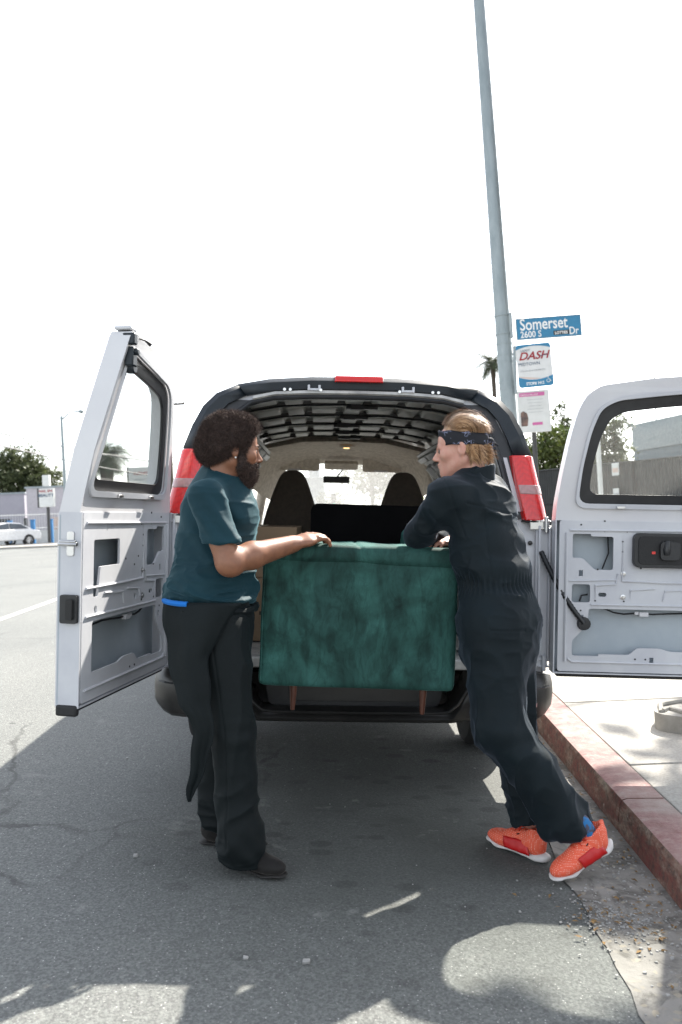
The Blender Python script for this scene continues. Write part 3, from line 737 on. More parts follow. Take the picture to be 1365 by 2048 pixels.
        mb = MB(); mb.tube([(mir * .86, W + .02 + lw(2.04), 2.055), (mir * .80, W + .05 + lw(2.04), 2.05), (mir * .77, W + .06 + lw(2.04), 2.04)], [.003, .004, .009], 8); mb.build('latch_rod', M_black, tl)
        mb = MB(); mb.box((mir * .938, W / 2 - .01, ZB - .010), (.030, W + .008, .045)); mb.build('corner_rubber', M_rubber, root, bevel=.01)
    return root
LD = make_door(-1, -R_(101.5)); RD = make_door(1, R_(176))
# ribbed cable conduit between body and right door
pts = []
for k in range(46):
    t = k / 45; p = Vector((.93, -.05, 1.20)) * (1 - t) ** 2 + Vector((1.0, -.13, 1.0)) * 2 * t * (1 - t) + Vector((1.12, -.155, .855)) * t * t; pts.append(p)
MB().tube(pts, [(.0145 if k % 2 else .012) for k in range(46)], 10).build('cable_conduit', M_black, van, smooth=True)
MB().lathe([(0, -.02), (.03, -.018), (.034, .0), (.034, .02)], (1.125, -.14, .85), 'Y', 14).build('conduit_boot', M_black, van, smooth=True)
# ================================================================ GROUND
mt, nt, b = newmat('asphalt')
big = ramp(nt, noise(nt, .55, 4, .6), [(.3, (.138, .146, .140)), (.7, (.185, .192, .180))])
fine = ramp(nt, noise(nt, 95, 3, .7), [(.30, .55), (.72, 1.35)])
c = mixc(nt, 1.0, big, fine, 'MULTIPLY')
sp = ramp(nt, voro(nt, 85), [(0.0, 1.0), (.16, 1.0), (.24, 0.0)])
rnd = ramp(nt, voro(nt, 85, out=1), [(.62, 0.0), (.80, 1.0)])
spm = mixc(nt, 1.0, sp, rnd, 'MULTIPLY')
c = mixc(nt, spm, c, (.50, .49, .47))
dk = ramp(nt, voro(nt, 130, out=1), [(.55, 0.0), (.75, .65)]); c = mixc(nt, dk, c, (.09, .09, .09))
# oil drips behind the rear axle; dark zone: oil, tyre wear, painted van shade
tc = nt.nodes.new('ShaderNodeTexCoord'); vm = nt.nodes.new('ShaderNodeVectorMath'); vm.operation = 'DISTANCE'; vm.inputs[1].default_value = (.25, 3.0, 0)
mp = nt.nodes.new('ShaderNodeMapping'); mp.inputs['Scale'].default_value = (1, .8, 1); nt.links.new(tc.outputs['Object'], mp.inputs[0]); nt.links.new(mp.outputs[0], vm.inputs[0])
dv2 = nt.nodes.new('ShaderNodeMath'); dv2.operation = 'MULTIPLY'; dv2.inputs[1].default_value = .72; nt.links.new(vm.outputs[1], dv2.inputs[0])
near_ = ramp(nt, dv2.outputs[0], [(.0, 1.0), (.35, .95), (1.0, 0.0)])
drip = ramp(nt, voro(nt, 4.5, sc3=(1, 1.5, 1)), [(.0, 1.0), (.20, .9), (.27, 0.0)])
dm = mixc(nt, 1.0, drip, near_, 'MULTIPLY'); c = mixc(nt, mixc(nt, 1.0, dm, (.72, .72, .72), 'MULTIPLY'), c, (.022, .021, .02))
soil = ramp(nt, noise(nt, 1.6, 5, .65), [(.30, .55), (.62, .92)])  # mask for oil soak and the van shade painted with it
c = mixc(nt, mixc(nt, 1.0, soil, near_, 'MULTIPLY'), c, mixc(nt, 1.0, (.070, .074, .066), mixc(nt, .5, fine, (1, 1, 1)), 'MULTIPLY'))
tcn = nt.nodes.new('ShaderNodeTexCoord'); wn = nt.nodes.new('ShaderNodeTexNoise'); wn.inputs['Scale'].default_value = 2.4; wn.inputs['Detail'].default_value = 5; nt.links.new(tcn.outputs['Object'], wn.inputs[0])
wm = nt.nodes.new('ShaderNodeVectorMath'); wm.operation = 'MULTIPLY_ADD'; wm.inputs[1].default_value = (.5, .5, .0); nt.links.new(wn.outputs[1], wm.inputs[0]); nt.links.new(tcn.outputs['Object'], wm.inputs[2])
vc = nt.nodes.new('ShaderNodeTexVoronoi'); vc.feature = 'DISTANCE_TO_EDGE'; vc.inputs['Scale'].default_value = .42; nt.links.new(wm.outputs[0], vc.inputs[0])
ck = ramp(nt, vc.outputs[0], [(.0, .65), (.0035, .55), (.006, 0.0)]); ckm = ramp(nt, noise(nt, .8, 3, .6), [(.48, 0.0), (.6, 1.0)]); c = mixc(nt, mixc(nt, 1.0, ck, ckm, 'MULTIPLY'), c, (.03, .03, .028))
pat_ = ramp(nt, noise(nt, 5.5, 4, .7, dist=.4), [(.62, 0.0), (.72, .35)]); c = mixc(nt, pat_, c, (.30, .30, .28))
tar = ramp(nt, voro(nt, 2.1), [(.0, .55), (.035, .5), (.05, 0.0)]); c = mixc(nt, tar, c, (.03, .03, .03))
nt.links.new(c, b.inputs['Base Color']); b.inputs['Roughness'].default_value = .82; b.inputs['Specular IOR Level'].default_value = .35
n1 = bump(nt, b, noise(nt, 110, 3, .7), .55, .006); bump(nt, b, voro(nt, 85), .3, .004, n1)
M_asph = mt
mt, nt, b = newmat('gutter_concrete')
c = ramp(nt, noise(nt, 3.0, 6, .7), [(.3, (.17, .16, .145)), (.7, (.30, .285, .26))])
st_ = ramp(nt, noise(nt, 9, 5, .7, dist=.8), [(.47, 0.0), (.62, .8)]); c = mixc(nt, st_, c, (.07, .065, .055))
fl = ramp(nt, voro(nt, 60, out=1), [(.8, 0.0), (.9, .7)]); c = mixc(nt, fl, c, (.33, .29, .22))
nt.links.new(c, b.inputs['Base Color']); b.inputs['Roughness'].default_value = .9; bump(nt, b, noise(nt, 60, 4, .7), .5, .006); M_gut = mt
mt, nt, b = newmat('pavement_concrete')
c = ramp(nt, noise(nt, 2.2, 6, .65), [(.3, (.30, .285, .255)), (.7, (.40, .385, .35))])
s2 = ramp(nt, noise(nt, 70, 3, .7), [(.3, .75), (.7, 1.15)]); c = mixc(nt, 1.0, c, s2, 'MULTIPLY')
nt.links.new(c, b.inputs['Base Color']); b.inputs['Roughness'].default_value = .9; bump(nt, b, noise(nt, 90, 3, .7), .3, .003); M_pave = mt
mt, nt, b = newmat('red_painted_kerb')
geo = nt.nodes.new('ShaderNodeNewGeometry'); sx = nt.nodes.new('ShaderNodeSeparateXYZ'); nt.links.new(geo.outputs['True Normal'], sx.inputs[0])
up = ramp(nt, sx.outputs[2], [(.5, 0.0), (.8, 1.0)])
top_ = ramp(nt, noise(nt, 14, 6, .7), [(.33, (.20, .085, .078)), (.5, (.28, .15, .14)), (.68, (.36, .26, .23))])
side = ramp(nt, noise(nt, 5, 6, .75, sc3=(1, .7, 2.2)), [(.38, (.16, .040, .034)), (.50, (.17, .075, .055)), (.60, (.25, .17, .13)), (.72, (.33, .29, .23))])
dirt = ramp(nt, noise(nt, 30, 5, .7), [(.45, 0.0), (.66, .8)]); side = mixc(nt, dirt, side, (.05, .04, .032))
worn = ramp(nt, noise(nt, .9, 5, .7), [(.50, 0.0), (.68, .7)]); top_ = mixc(nt, worn, top_, (.36, .33, .29))
c = mixc(nt, up, side, top_)
chip = ramp(nt, noise(nt, 22, 4, .7), [(.68, 0.0), (.72, .8)]); c = mixc(nt, chip, c, (.42, .39, .34))
dd = ramp(nt, voro(nt, 38), [(.0, .8), (.07, .0)]); c = mixc(nt, dd, c, (.06, .045, .04))
nt.links.new(c, b.inputs['Base Color']); b.inputs['Roughness'].default_value = .85; bump(nt, b, noise(nt, 55, 5, .7), .5, .008); M_kerb = mt
M_soil = mat('soil', (.09, .07, .05), 1.0, col2=(.05, .045, .03), nscale=8, bscale=30, bstr=.6)
M_line = mat('road_paint', (.62, .62, .58), .8, col2=(.40, .40, .38), nscale=9, nsharp=(.45, .62))

def cx_(Y): return 1.245 + .0243 * (Y - 4)
CT, ST_ = math.cos(TILT), math.sin(TILT)
ZL = 3.0 * ST_                                   # level of the ground left of the crown
def near2true(x, y, z): v = LEAN @ Vector((x, y, z)); return (v.x, v.y, v.z)
Ys = [-14, -4] + [x * .5 for x in range(0, 25)] + [14, 17, 20, 26, 34, 45, 60, 90, 150, 400]
mb = MB()
mb.loft([[(-400, y, ZL - 6 if False else ZL), (-60, y, ZL), (-20, y, ZL), (-8, y, ZL), (-3 * CT, y, ZL)] + [near2true(x, y, 0) for x in (-2, -1, 0, .5)] + [near2true(cx_(y) - .33, y, 0)] for y in Ys], closed=False, caps=False)
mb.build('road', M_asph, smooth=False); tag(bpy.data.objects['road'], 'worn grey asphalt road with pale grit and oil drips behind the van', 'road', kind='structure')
mb = MB(); rnd_ = random.Random(3)
mb.loft([[near2true(cx_(y) - .33 + rnd_.uniform(-.015, .015) - .01, y, .004), near2true(cx_(y) - .15, y, .005), near2true(cx_(y) + .01, y, .006)] for y in [x * .12 for x in range(-100, 260)] + [40, 80, 200]], closed=False, caps=False)
tag(mb.build('gutter', M_gut), 'dirty concrete gutter strip below the red kerb', 'gutter', kind='structure')
# kerb in cast lengths
def kerb_sec(y):
    x = cx_(y)
    return [near2true(x, y, -.05), near2true(x + .012, y, .120), near2true(x + .022, y, .140), near2true(x + .045, y, .148), near2true(x + .205, y, .152), near2true(x + .205, y, -.05)]
mb = MB(); ys = [-14, -6, -1.6, 1.62, 3.62, 5.9, 8.2, 10.5, 13, 16, 20, 30, 60, 200]
for a, b_ in zip(ys, ys[1:]):
    g = .005; n_ = max(2, int((b_ - a) / .4)) if b_ < 12 else 3
    mb.loft([kerb_sec(a + g + (b_ - a - 2 * g) * k / (n_ - 1)) for k in range(n_)])
tag(mb.build('kerb', M_kerb, smooth=True), 'worn concrete kerb with faded red paint along the road edge', 'kerb', kind='structure')
# pavement slabs, level in the true frame
kt = lambda y: near2true(cx_(y) + .212, y, .150)
mb = MB(); SY = 1.33
for i in range(-8, 30):
    y0, y1 = 4.10 + SY * i, 4.10 + SY * (i + 1)
    for (xa, xb) in ((0, 1.52), (1.535, 3.1)):
        P = [(kt(y0 + .006)[0] + xa, y0 + .006), (kt(y0)[0] + xb, y0 + .006), (kt(y1)[0] + xb, y1 - .006), (kt(y1 - .006)[0] + xa, y1 - .006)]
        z = [kt(p[1])[2] + .004 * rnd_.random() for p in P]
        mb.loft([[(p[0], p[1], zz - .06) for p, zz in zip(P, z)], [(p[0], p[1], zz) for p, zz in zip(P, z)]])
tag(mb.build('pavement', M_pave, bevel=.006), 'pale concrete pavement slabs beside the red kerb', 'pavement', kind='structure')
zr = kt(4)[2]
mb = MB(); mb.loft([[(kt(y)[0] - .01, y, kt(y)[2] - .025), (kt(y)[0] + 4, y, zr - .03), (60, y, zr - .03), (400, y, zr - .03)] for y in (-14, 2, 10, 30, 60, 400)], closed=False, caps=False)
tag(mb.build('ground', M_soil), 'brown bare ground beyond the pavement', 'ground', kind='structure')

def hit(x, y, zp=ZL):
    o_ = LEAN @ Vector((0, 0, CAMH)); d = fpx(x, y, 1.0) - o_; t = (zp - o_.z) / d.z; return o_ + d * t
# lane line on the left
a, b_ = hit(-40, 1254), hit(200, 1168); d = (b_ - a).normalized(); s_ = Vector((-d.y, d.x, 0)) * .06
MBx = MB(); MBx.add([a - s_ + Vector((0, 0, .004)), a + s_ + Vector((0, 0, .004)), b_ + s_ + Vector((0, 0, .004)), b_ - s_ + Vector((0, 0, .004))], [(0, 1, 2, 3)])
tag(MBx.build('lane_line', M_line), 'white painted lane line crossing the road at far left', 'road marking', kind='structure')

# ================================================================ FAR SETTING
def at(x, y, Y): return fpx(x, y, Y)
def yaw_box(mb, p0, p1, depth, z0, z1):
    """wall from p0 to p1 (xy), going back by depth"""
    d = Vector((p1[0] - p0[0], p1[1] - p0[1])); n_ = Vector((-d.y, d.x)).normalized() * depth
    q = [p0, p1, (p1[0] + n_.x, p1[1] + n_.y), (p0[0] + n_.x, p0[1] + n_.y)]
    mb.loft([[(a[0], a[1], z0) for a in q], [(a[0], a[1], z1) for a in q]]); return q
M_galv = mat('galvanised_steel', (.30, .34, .35), .5, metal=.35, col2=(.22, .26, .27), nscale=14, nsharp=(.3, .7), nstr3=(1, 1, .25), bscale=60, bstr=.1)
M_dkpost = mat('dark_post_paint', (.05, .05, .05), .6)
M_blue = mat('sign_blue', (.012, .16, .30), .35, col2=(.014, .18, .33), nscale=20)
M_signw = mat('sign_white', (.62, .63, .62), .4, col2=(.56, .57, .56))
M_txtw = mat('lettering_white', (.80, .80, .78), .4)
M_txtr = mat('lettering_dark_red', (.30, .012, .02), .45)
M_txtn = mat('lettering_navy', (.02, .06, .12), .45)
M_txtg = mat('lettering_grey', (.40, .42, .43), .5)
M_pink = mat('sign_magenta', (.55, .10, .30), .5, col2=(.5, .13, .31))
M_peach = mat('sign_peach', (.62, .47, .40), .5)
M_blk = mat('sticker_black', (.012, .012, .014), .5)

# ---- street light pole with signs
pb = at(1026, 960, 9.4); pb_x = pb.x; p_lo = at(1015.5, 780, 9.4); p_hi = at(958.5, 0, 9.4)
dd_ = (p_hi - p_lo) / (p_hi.z - p_lo.z)
base = p_lo + dd_ * (zr - p_lo.z)
pole = empty('street_light_pole', base); tag(pole, 'tall tapered galvanised pole beside the van carrying the street name sign', 'pole')
def pp(z): return base + dd_ * (z - base.z)
def loc_(v): return Vector(v) - base
mb = MB(); mb.tube([loc_(pp(z)) for z in (zr, 3, 5, 7.5, 9.2)], [.098, .088, .076, .062, .054], 24); mb.build('shaft', M_galv, pole, smooth=True)
mb = MB(); mb.tube([(0, 0, 0), (0, 0, .06)], [.17, .16], 20); mb.tube([(0, 0, .06), (0, 0, .25)], [.12, .105], 20); mb.build('base_flange', M_galv, pole, smooth=True)
top_p = loc_(pp(9.15)); mb = MB(); mb.tube([top_p, top_p + Vector((-.5, -.3, .55)), top_p + Vector((-1.4, -.8, .8)), top_p + Vector((-2.2, -1.2, .85))], [.045, .04, .032, .03], 10); mb.build('lamp_arm', M_galv, pole, smooth=True)
mb = MB(); mb.tube([top_p + Vector((-2.1, -1.15, .85)), top_p + Vector((-2.3, -1.27, .84)), top_p + Vector((-2.75, -1.5, .80))], [.04, .13, .06], 12); mb.build('lamp_head', M_galv, pole, smooth=True)
for ypx in (632, 669, 688, 710, 724, 765, 776):
    c_ = at(1003 + (ypx - 632) * .072, ypx, 9.4); c_ = loc_(pp(c_.z)); up_ = dd_.normalized()
    MB().tube([c_ - up_ * .008, c_ + up_ * .008], .0935, 24).build('steel_band', M_galv, pole, smooth=True)
# bracket rail beside the pole
def sgn_frame(p_bl, p_br, p_tl):
    x = (p_br - p_bl); w_ = x.length; x.normalize(); z = (p_tl - p_bl); z -= x * z.dot(x); h = z.length; z.normalize(); y = z.cross(x)
    M = Matrix.Identity(4)
    for i in range(3): M[i][0] = x[i]; M[i][1] = y[i]; M[i][2] = z[i]
    M.translation = p_bl; return M, w_, h
TXTROT = (R_(90), 0, 0)
Ysn = 9.32
for nm, pix in (('sign_bracket', (1024, 626, 676)), ('sign_bracket', (1032, 692, 788))):
    a_ = loc_(at(pix[0], pix[2], Ysn)); c_ = loc_(at(pix[0] - 3, pix[1], Ysn)); MB().tube([a_, c_], .018, 6).build(nm, M_galv, pole)
# street name sign
M, W_, H_ = sgn_frame(at(1034, 681, Ysn), at(1165, 671, Ysn + .05), at(1029, 638, Ysn))
M, W_, H_ = sgn_frame(at(1034, 681, Ysn), at(1165, 671, Ysn), at(1030, 638, Ysn))
sg = MB().plate(rr(0, 0, W_, H_, .008), [], .006, lambda a, b, c: (a, c, b)).build('street_name_sign', M_blue, bevel=.001); sg.matrix_world = M
tag(sg, 'blue blade sign with white letters reading Somerset Dr, high on the pole', 'street sign')
mb = MB(); mb.plate(rr(.002, .002, W_ - .002, H_ - .002, .007), [rr(.010, .010, W_ - .010, H_ - .010, .006)], .002, lambda a, b, c: (a, -.003 + c, b)); mb.build('border', M_galv, sg)
text('Somerset', .185, 'lettering', M_txtw, sg, (.045, -.002, .108), TXTROT, bold=.0025, xs=.76)
text('2600 S', .102, 'lettering', M_txtw, sg, (.045, -.002, .024), TXTROT, bold=.0015, xs=.86)
text('Dr', .118, 'lettering', M_txtw, sg, (W_ - .145, -.002, .026), TXTROT, bold=.0015, xs=.8)
mb = MB(); mb.plate(rr(.42, .030, .60, .078, .002), [], .001, lambda a, b, c: (a, -.002 + c, b)); st_o = mb.build('sticker', M_blk, sg)
text('LOTTIES', .042, 'lettering', M_txtw, st_o, (.435, -.004, .038), TXTROT, bold=.0012, xs=.92)
# bus stop sign
M, W_, H_ = sgn_frame(at(1039, 777, Ysn - .02), at(1109, 770, Ysn - .02), at(1031, 691, Ysn - .02))
sg = MB().plate(rr(0, 0, W_, H_, .035), [], .005, lambda a, b, c: (a, c, b)).build('bus_stop_sign', M_signw, bevel=.001); sg.matrix_world = M
tag(sg, 'white and blue bus stop plate reading DASH, under the street name sign', 'bus stop sign')
def arcband(y0, ymid, ytop, up=True, n=16):
    base_ = [(W_ * k / n, y0 + (ymid - y0) * (1 - (2 * k / n - 1) ** 2)) for k in range(n + 1)]; return base_
top_pts = [(W_ * k / 16, H_ * .88 + H_ * .075 * (1 - (k / 8 - 1) ** 2)) for k in range(17)] + [(W_ - .002, H_ - .035), (W_ - .012, H_ - .01), (W_ - .035, H_ - .002), (.035, H_ - .002), (.01, H_ - .01), (.002, H_ - .035)]
mb = MB(); mb.plate(top_pts, [], .0015, lambda a, b, c: (a, -.002 + c, b)); mb.build('blue_band', M_blue, sg)
bot_pts = [(W_ * k / 16, H_ * .255 - H_ * .085 * (1 - (k / 8 - 1) ** 2)) for k in range(16, -1, -1)] + [(.002, .035), (.01, .01), (.035, .002), (W_ - .035, .002), (W_ - .01, .01), (W_ - .002, .035)]
mb = MB(); mb.plate(bot_pts, [], .0015, lambda a, b, c: (a, -.002 + c, b)); mb.build('blue_band', M_blue, sg)
pk = [(W_ * (.02 + .62 * k / 12), H_ * .262 - H_ * .080 * (1 - ((.02 + .62 * k / 12) * 2 - 1) ** 2)) for k in range(13)]
mb = MB(); mb.plate([(x, y + .002) for x, y in pk] + [(x, y + .016 * math.sin(math.pi * i / 12)+.003) for i, (x, y) in reversed(list(enumerate(pk)))], [], .001, lambda a, b, c: (a, -.0015 + c, b)); mb.build('peach_swoosh', M_peach, sg)
text('LADOT', .034, 'lettering', M_txtn, sg, (.05, -.002, H_ * .835), TXTROT, shear=.3, xs=.95)
text('DASH', .122, 'lettering', M_txtr, sg, (.025, -.002, H_ * .645), TXTROT, bold=.0028, shear=.35, xs=1.06)
mb = MB(); mb.add([(.275, -.004, H_ * .70), (.36, -.004, H_ * .73), (.36, -.004, H_ * .742), (.27, -.004, H_ * .715)], [(0, 1, 2, 3)]); mb.add([(.105, -.004, H_ * .66), (.15, -.004, H_ * .685), (.165, -.004, H_ * .71), (.12, -.004, H_ * .68)], [(0, 1, 2, 3)]); mb.build('navy_stroke', M_txtn, sg)
text('MIDTOWN', .050, 'lettering', M_txtn, sg, (.015, -.002, H_ * .51), TXTROT, xs=.98)
text('(213, 310, 323 or 818) 808-2273', .026, 'lettering', M_txtg, sg, (.03, -.002, H_ * .37), TXTROT, xs=.82)
text('STOP# 1412', .045, 'lettering', M_txtw, sg, (.085, -.003, H_ * .055), TXTROT, bold=.0012, xs=.86)
# wheelchair mark
mb = MB(); cx0, cz0 = W_ - .060, H_ * .13
mb.tube([(cx0 + .018 * math.cos(t), -.004, cz0 - .004 + .018 * math.sin(t)) for t in np.linspace(2.2, 6.6, 14)], .003, 5)
mb.tube([(cx0 - .002, -.004, cz0 + .036), (cx0 + .002, -.004, cz0 + .010), (cx0 + .018, -.004, cz0 + .009), (cx0 + .026, -.004, cz0 - .012), (cx0 + .033, -.004, cz0 - .010)], .003, 5)
mb.lathe([(0, 0), (.006, 0)], (cx0 - .003, -.004, cz0 + .044), 'Y', 8); mb.build('wheelchair_symbol', M_txtw, sg)
# notice board on its own post, lower
M, W_, H_ = sgn_frame(at(1044, 868, 10.6), at(1103, 863, 10.6), at(1031, 784, 10.6))
M2, W_, H_ = sgn_frame(at(1040, 867, 10.6), at(1104, 862, 10.6), at(1034, 783, 10.6))
nb = empty('notice_sign', (M2.translation.x + W_ / 2, 10.62, zr)); tag(nb, 'white notice board with magenta heading on a dark post, behind the van', 'notice sign')
Mi = Matrix.Translation(-nb.location)
def addn(mb, nm, m_, par=nb, **k):
    o = mb.build(nm, m_, par, **k); o.matrix_basis = Mi @ M2; return o
bd = addn(MB().plate(rr(0, 0, W_, H_, .012), [], .02, lambda a, b, c: (a, c, b)), 'board', M_signw, bevel=.002)
mb = MB().plate(rr(.002, .002, W_ - .002, H_ - .002, .01), [rr(.022, .022, W_ - .022, H_ - .022, .01)], .004, lambda a, b, c: (a, -.004 + c, b)); mb.build('board_frame', M_galv if False else M_signw, bd)
MB().plate(rr(.03, H_ * .86, W_ * .86, H_ * .95, .003), [], .001, lambda a, b, c: (a, -.003 + c, b)).build('heading_band', M_pink, bd)
text('TAKES A VILLAGE', .036, 'lettering', M_txtw, bd, (.04, -.004, H_ * .875), TXTROT, xs=.82)
mb = MB()
for k in range(5): mb.box((W_ * .55, -.001, H_ * (.78 - .075 * k)), (W_ * (.5 - .06 * (k % 3)), .002, .005))
mb.build('printed_line', M_txtg, bd)
MB().plate(rr(W_ * .42, H_ * .17, W_ * .74, H_ * .235, .003), [], .001, lambda a, b, c: (a, -.003 + c, b)).build('lower_band', M_pink, bd)
MB().plate(rpoly([(.03, H_ * .16), (.11, H_ * .16), (.125, H_ * .34), (.115, H_ * .46), (.07, H_ * .52), (.04, H_ * .50), (.03, H_ * .45)], .01), [], .001, lambda a, b, c: (a, -.003 + c, b)).build('photo_print', mat('print_brown', (.22, .13, .10), .5, col2=(.05, .04, .04), nscale=14), bd)
pbt = (at(1068, 866, 10.64) - nb.location); MB().tube([(pbt.x + .04, .03, 0), (pbt.x, .03, pbt.z + .3)], .03, 10).build('post', M_dkpost, nb)

# ---- vegetation
def leafmat(name, c1, c2, tr=.25):
    mt, nt, b = newmat(name)
    f = ramp(nt, noise(nt, 1.3, 5, .7), [(.35, 0.0), (.65, 1.0)]); c = mixc(nt, f, c1, c2)
    g = ramp(nt, noise(nt, 14, 3, .7), [(.3, .65), (.7, 1.4)]); c = mixc(nt, 1.0, c, g, 'MULTIPLY')
    nt.links.new(c, b.inputs['Base Color']); b.inputs['Roughness'].default_value = .55
    tl = nt.nodes.new('ShaderNodeBsdfTranslucent'); nt.links.new(c, tl.inputs[0]); mx = nt.nodes.new('ShaderNodeMixShader'); mx.inputs[0].default_value = tr
    out = nt.nodes['Material Output']; nt.links.new(b.outputs[0], mx.inputs[1]); nt.links.new(tl.outputs[0], mx.inputs[2]); nt.links.new(mx.outputs[0], out.inputs[0]); return mt
M_leafY = leafmat('yellow_green_leaves', (.13, .15, .035), (.055, .085, .02), .35)
M_leafD = leafmat('dull_green_leaves', (.11, .125, .05), (.04, .055, .022), .35)
M_leafL = leafmat('pale_leaves', (.11, .12, .07), (.06, .075, .035), .35)
M_palm = leafmat('palm_fronds', (.07, .09, .035), (.03, .045, .018), .25)
M_dry = leafmat('dry_scrub', (.20, .18, .06), (.12, .11, .04), .3)
M_bark = mat('bark', (.11, .085, .065), .95, col2=(.06, .05, .04), nscale=20, bscale=25, bstr=.6)
def tree(name, base, h, lobes, m, label, group=None, n=2600, leaf=.14, seed=1, trunk=.16, cat='tree'):
    rg = random.Random(seed); base = Vector(base); root = empty(name, base); tag(root, label, cat, group)
    mb = MB(); top = Vector((lobes[0][0], lobes[0][1], lobes[0][2]))
    mb.tube([(0, 0, 0), (top.x * .2, top.y * .2, h * .25), (top.x * .6, top.y * .6, h * .5), (top.x, top.y, max(top.z, h * .6))], [trunk, trunk * .75, trunk * .55, trunk * .25], 10)
    for lx, ly, lz, rx, ry, rz in lobes:
        for k in range(3):
            e = Vector((lx + rg.uniform(-.6, .6) * rx, ly + rg.uniform(-.6, .6) * ry, lz + rg.uniform(-.3, .7) * rz)); s0 = Vector((top.x * .3, top.y * .3, h * .35))
            mid = (s0 + e) / 2 + Vector((rg.uniform(-.2, .2), rg.uniform(-.2, .2), .1)); mb.tube([s0, mid, e], [trunk * .4, trunk * .25, trunk * .08], 6)
    mb.build('trunk', M_bark, root, smooth=True)
    vs, fs = [], []; tot = sum(l[3] * l[4] * l[5] for l in lobes)
    for lx, ly, lz, rx, ry, rz in lobes:
        nc = max(4, int(n / 26 * rx * ry * rz / tot))
        for _ in range(nc):
            while True:
                d = Vector((rg.uniform(-1, 1), rg.uniform(-1, 1), rg.uniform(-1, 1)))
                if d.length <= 1: break
            if d.length < .45 and rg.random() < .5: d *= 1.8
            c0 = Vector((lx + d.x * rx, ly + d.y * ry, lz + d.z * rz)); cr = rg.uniform(.5, 1.3) * leaf * 2.4
            for _ in range(26):
                p = c0 + Vector((rg.gauss(0, 1), rg.gauss(0, 1), rg.gauss(0, .8))) * cr * .5
                a = Vector((rg.gauss(0, 1), rg.gauss(0, 1), rg.gauss(0, 1))).normalized(); b = a.cross(Vector((rg.gauss(0, 1), rg.gauss(0, 1), rg.gauss(0, 1)))).normalized()
                s = leaf * rg.uniform(.35, .8); k = len(vs)
                vs += [tuple(p - a * s), tuple(p + b * s * .45), tuple(p + a * s), tuple(p - b * s * .45)]; fs.append((k, k + 1, k + 2, k + 3))
    me = bpy.data.meshes.new('crown'); me.from_pydata(vs, [], fs); link('crown', me, m, root); return root
def gz(p, z): return (p.x, p.y, z)
# trees behind the right fence
p = at(1085, 960, 33); tree('leafy_tree', gz(p, zr), 4.5, [(0, 0, 2.6, 1.5, 1, 1.4), (.6, 0, 3.7, .9, .8, .8), (-.9, 0, 2.2, .9, .8, 1.1)], M_leafY, 'yellow green tree above the dark fence, just right of the tail lamp', 'trees behind the dark fence', 7500, .17, 2)
p = at(1135, 960, 35); tree('leafy_tree', gz(p, zr), 5, [(0, 0, 3.0, 1.4, 1, 1.5), (.5, 0, 4.4, .8, .7, .9), (-.2, 0, 5.2, .4, .4, .6)], M_leafD, 'taller loose tree with thin top twigs, between notice board and open right door', 'trees behind the dark fence', 6000, .14, 3)
p = at(1212, 960, 36); tree('leafy_tree', gz(p, zr), 5, [(0, 0, 2.9, 1.2, 1, 1.5), (.2, 0, 4.3, .8, .7, .9)], M_leafD, 'bushy tree seen through the left part of the right door window', 'trees behind the dark fence', 5500, .16, 4)
p = at(1256, 960, 41); tree('leafy_tree', gz(p, zr), 3.5, [(0, 0, 2.1, .6, .8, .9)], M_leafY, 'small tree beside the blue grey building, seen through the right door window', 'trees behind the dark fence', 900, .15, 5)
def palm(name, base, h, r, label, seed, nf=34, tr=.2, group=None):
    rg = random.Random(seed); root = empty(name, base); tag(root, label, 'palm tree', group)
    MB().tube([(0, 0, 0), (.05, 0, h * .5), (0, 0, h)], [tr * 1.2, tr, tr * 1.1], 12).build('trunk', M_bark, root, smooth=True)
    vs, fs = [], []
    for k in range(nf):
        az = rg.uniform(0, 6.283); el = rg.uniform(-.5, 1.35); L = r * rg.uniform(.8, 1.1); cur = Vector((0, 0, h)); d = Vector((math.cos(az) * math.cos(el), math.sin(az) * math.cos(el), math.sin(el)))
        side = Vector((-math.sin(az), math.cos(az), 0)); N = 16
        for j in range(N):
            nx_ = cur + d * L / N; d = (d + Vector((0, 0, -.115))).normalized(); w_ = L * .30 * math.sin(math.pi * min(1, (j + 1.5) / (N + 1))) ** .7
            for sg_ in (-1, 1):
                for q in (0, .5):
                    o_ = cur.lerp(nx_, q); tip = o_ + side * sg_ * w_ + d * w_ * .6 + Vector((0, 0, -w_ * rg.uniform(.1, .5))); k0 = len(vs)
                    vs += [tuple(o_ - d * L * .011), tuple(o_ + d * L * .011), tuple(tip)]; fs.append((k0, k0 + 1, k0 + 2))
            cur = nx_
    me = bpy.data.meshes.new('fronds'); me.from_pydata(vs, [], fs); link('crown', me, M_palm, root); return root
p = at(986, 728, 42); palm('fan_palm', gz(p, zr), p.z - zr, 1.3, 'small distant palm crown poking out left of the tall pole', 5, 44, .11)
p = at(212, 916, 52); palm('date_palm', gz(p, ZL), p.z - ZL, 1.85, 'broad date palm seen through the left door window', 8, 80, .40)
# big unseen tree added out of the picture on the right to shade pavement and gutter
tree('added_shade_tree', (9.0, 8.3, zr), 7, [(0, 0, 6.9, 3.6, 3.6, 1.5), (1, -1, 6.2, 3.2, 3.0, 1.2)], M_leafD, 'large dense tree added just outside the right picture edge to shade the pavement', None, 26000, .34, 31, .3)
